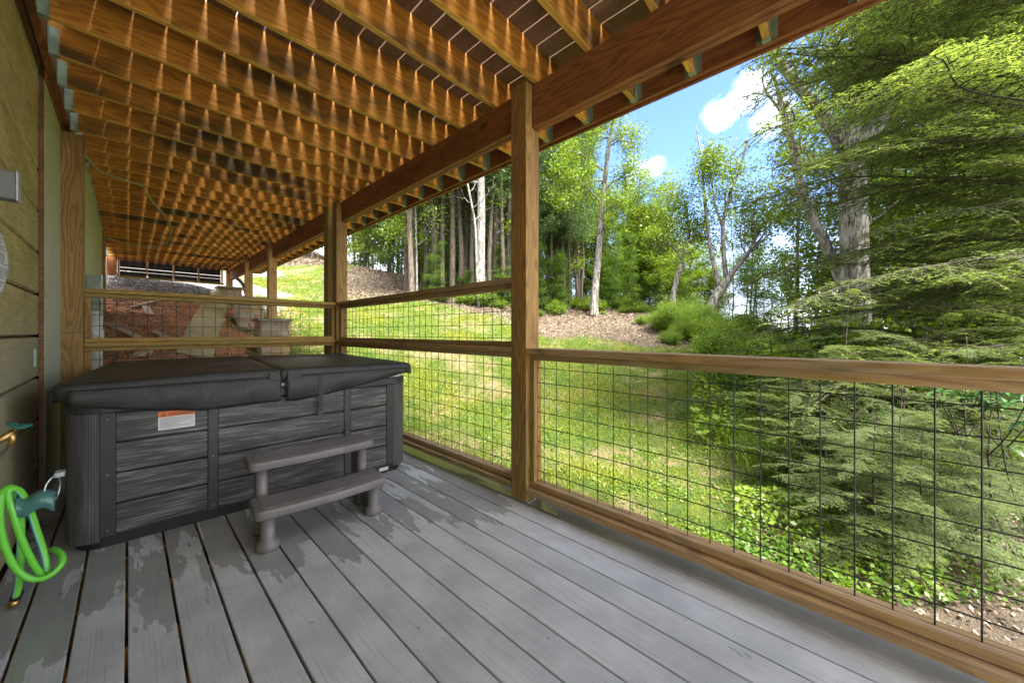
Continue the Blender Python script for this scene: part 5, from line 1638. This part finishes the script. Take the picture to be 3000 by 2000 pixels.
# gravel and clods on the bank under the deck
n = 42000
x = rng.uniform(-.3, 4.5, n); y = rng.uniform(5.2, 13.5, n); z_, m_ = on_ground(x, y)
keep = (np.maximum(m_[:, 1], m_[:, 2] * .6) > rng.uniform(.15, .9, n)); x, y, z_, mm_ = x[keep], y[keep], z_[keep], m_[keep]
n = len(x); P = np.c_[x, y, z_ + .01]
sz = rng.uniform(.010, .034, (n, 1))
q0 = rng.normal(size=(n, 4, 3)); q0 /= np.linalg.norm(q0, axis=2, keepdims=True)
v = (P[:, None] + q0 * sz[:, None]).reshape(-1, 3)
fb = np.array([(0, 1, 2), (0, 2, 3), (0, 3, 1), (1, 3, 2)]); f = (np.arange(n)[:, None, None] * 4 + fb[None]).reshape(-1, 3)
ms, q, b, o_ = mat('broken_stone')
at_ = q.node('ShaderNodeAttribute', attribute_name='rnd').outputs['Fac']
q.put(b.inputs['Base Color'], q.ramp(at_, [(0, (0.50, 0.20, 0.09)), (.35, (0.74, 0.44, 0.26)), (.42, (0.18, 0.165, 0.16)), (.8, (0.50, 0.47, 0.45)), (1, (0.64, 0.60, 0.56))])); b.inputs['Roughness'].default_value = .85
rk = np.where(mm_[:, 1] > .45, rng.uniform(.42, 1, n), rng.uniform(0, .5, n))
o = np_mesh('gravel', v, f, ms, None, np.repeat(rk, 4))
tag(o, 'loose grey stone chips and clay crumbs on the bank under the deck', 'gravel', kind='stuff')
# broad-leaved undergrowth at the lower right
def herb(n, u0, u1, d0, d1, hmax, size, mat_, name, label, asp=.6):
    x, y, d = sample_ground(n, u0, u1, d0, d1)
    z_, m_ = on_ground(x, y)
    pf = np.array([mnoise.noise(Vector((a_ * 1.1, b_ * 1.1, 19))) for a_, b_ in zip(x, y)])
    h_ = hmax * np.clip(.5 + pf, .12, 1) * rng.uniform(.05, 1, len(x)) ** .7
    v, f = leaf_quads(np.c_[x, y, z_ + h_], size, asp, rng, .9, .5)
    base = np.clip(.45 + pf + rng.normal(size=len(x)) * .22, 0, 1)
    o = np_mesh(name, v, f, mat_, None, base)
    tag(o, label, 'undergrowth', kind='stuff')
herb(11000, .62, 1.6, 2.45, 5.2, .22, .036, LF_MID, 'undergrowth', 'broad-leaved green undergrowth below the railing at the lower right')
herb(4200, .62, 1.2, 2.5, 4.4, .24, .045, LF_BRIGHT, 'bramble_patch', 'bright green bramble leaves at the lower right edge of the lawn', .7)
herb(26000, .5, 1.6, 5, 12, .8, .085, LF_OAK, 'thicket', 'leafy green thicket filling the ground between the lawn edge and the oak')
# tall grass tufts at the lawn edge
n = 5200
cx_ = [(2190, 6.0), (2240, 5.2), (2270, 4.4), (2210, 4.9), (2235, 6.6)]
ci = rng.integers(0, len(cx_), n); cc = np.array([tuple(gpt(*c))[:2] for c in cx_])[ci] + rng.normal(size=(n, 2)) * .20
z_ = height(cc[:, 0], cc[:, 1]); hgt = rng.uniform(.15, .42, n); a = rng.uniform(0, 6.28, n); ln_ = rng.normal(size=(n, 2)) * .35
P = np.c_[cc, z_]; S = np.c_[np.cos(a), np.sin(a), np.zeros(n)] * .004
M1 = P + np.c_[ln_ * hgt[:, None] * .35, hgt * .65]; T1 = P + np.c_[ln_ * hgt[:, None] * 1.1, hgt * .95]
v = np.stack([P - S, P + S, M1 + S * .7, T1, M1 - S * .7], 1).reshape(-1, 3); k5 = np.arange(n)[:, None] * 5
f = np.r_[np.c_[k5, k5 + 1, k5 + 2], np.c_[k5, k5 + 2, k5 + 4], np.c_[k5 + 4, k5 + 2, k5 + 3]]
o = np_mesh('tall_grass', v, f, LF_BRIGHT, None, rng.uniform(0, 1, len(f)))
tag(o, 'tufts of tall bright grass along the right edge of the lawn', 'tall grass', kind='stuff')

# small bits lying on the deck boards
n = 46
x = rng.uniform(-.2, 1.8, n); y = rng.uniform(.3, 2.6, n)
v, f = leaf_quads(np.c_[x, y, np.full(n, .003)], .011, .4, rng, 6, .8)
o = np_mesh('leaf_bits', v, f, LF_DEAD, None, rng.uniform(0, .6, n))
tag(o, 'tiny dark leaf bits and specks lying on the grey boards', 'debris', kind='stuff')
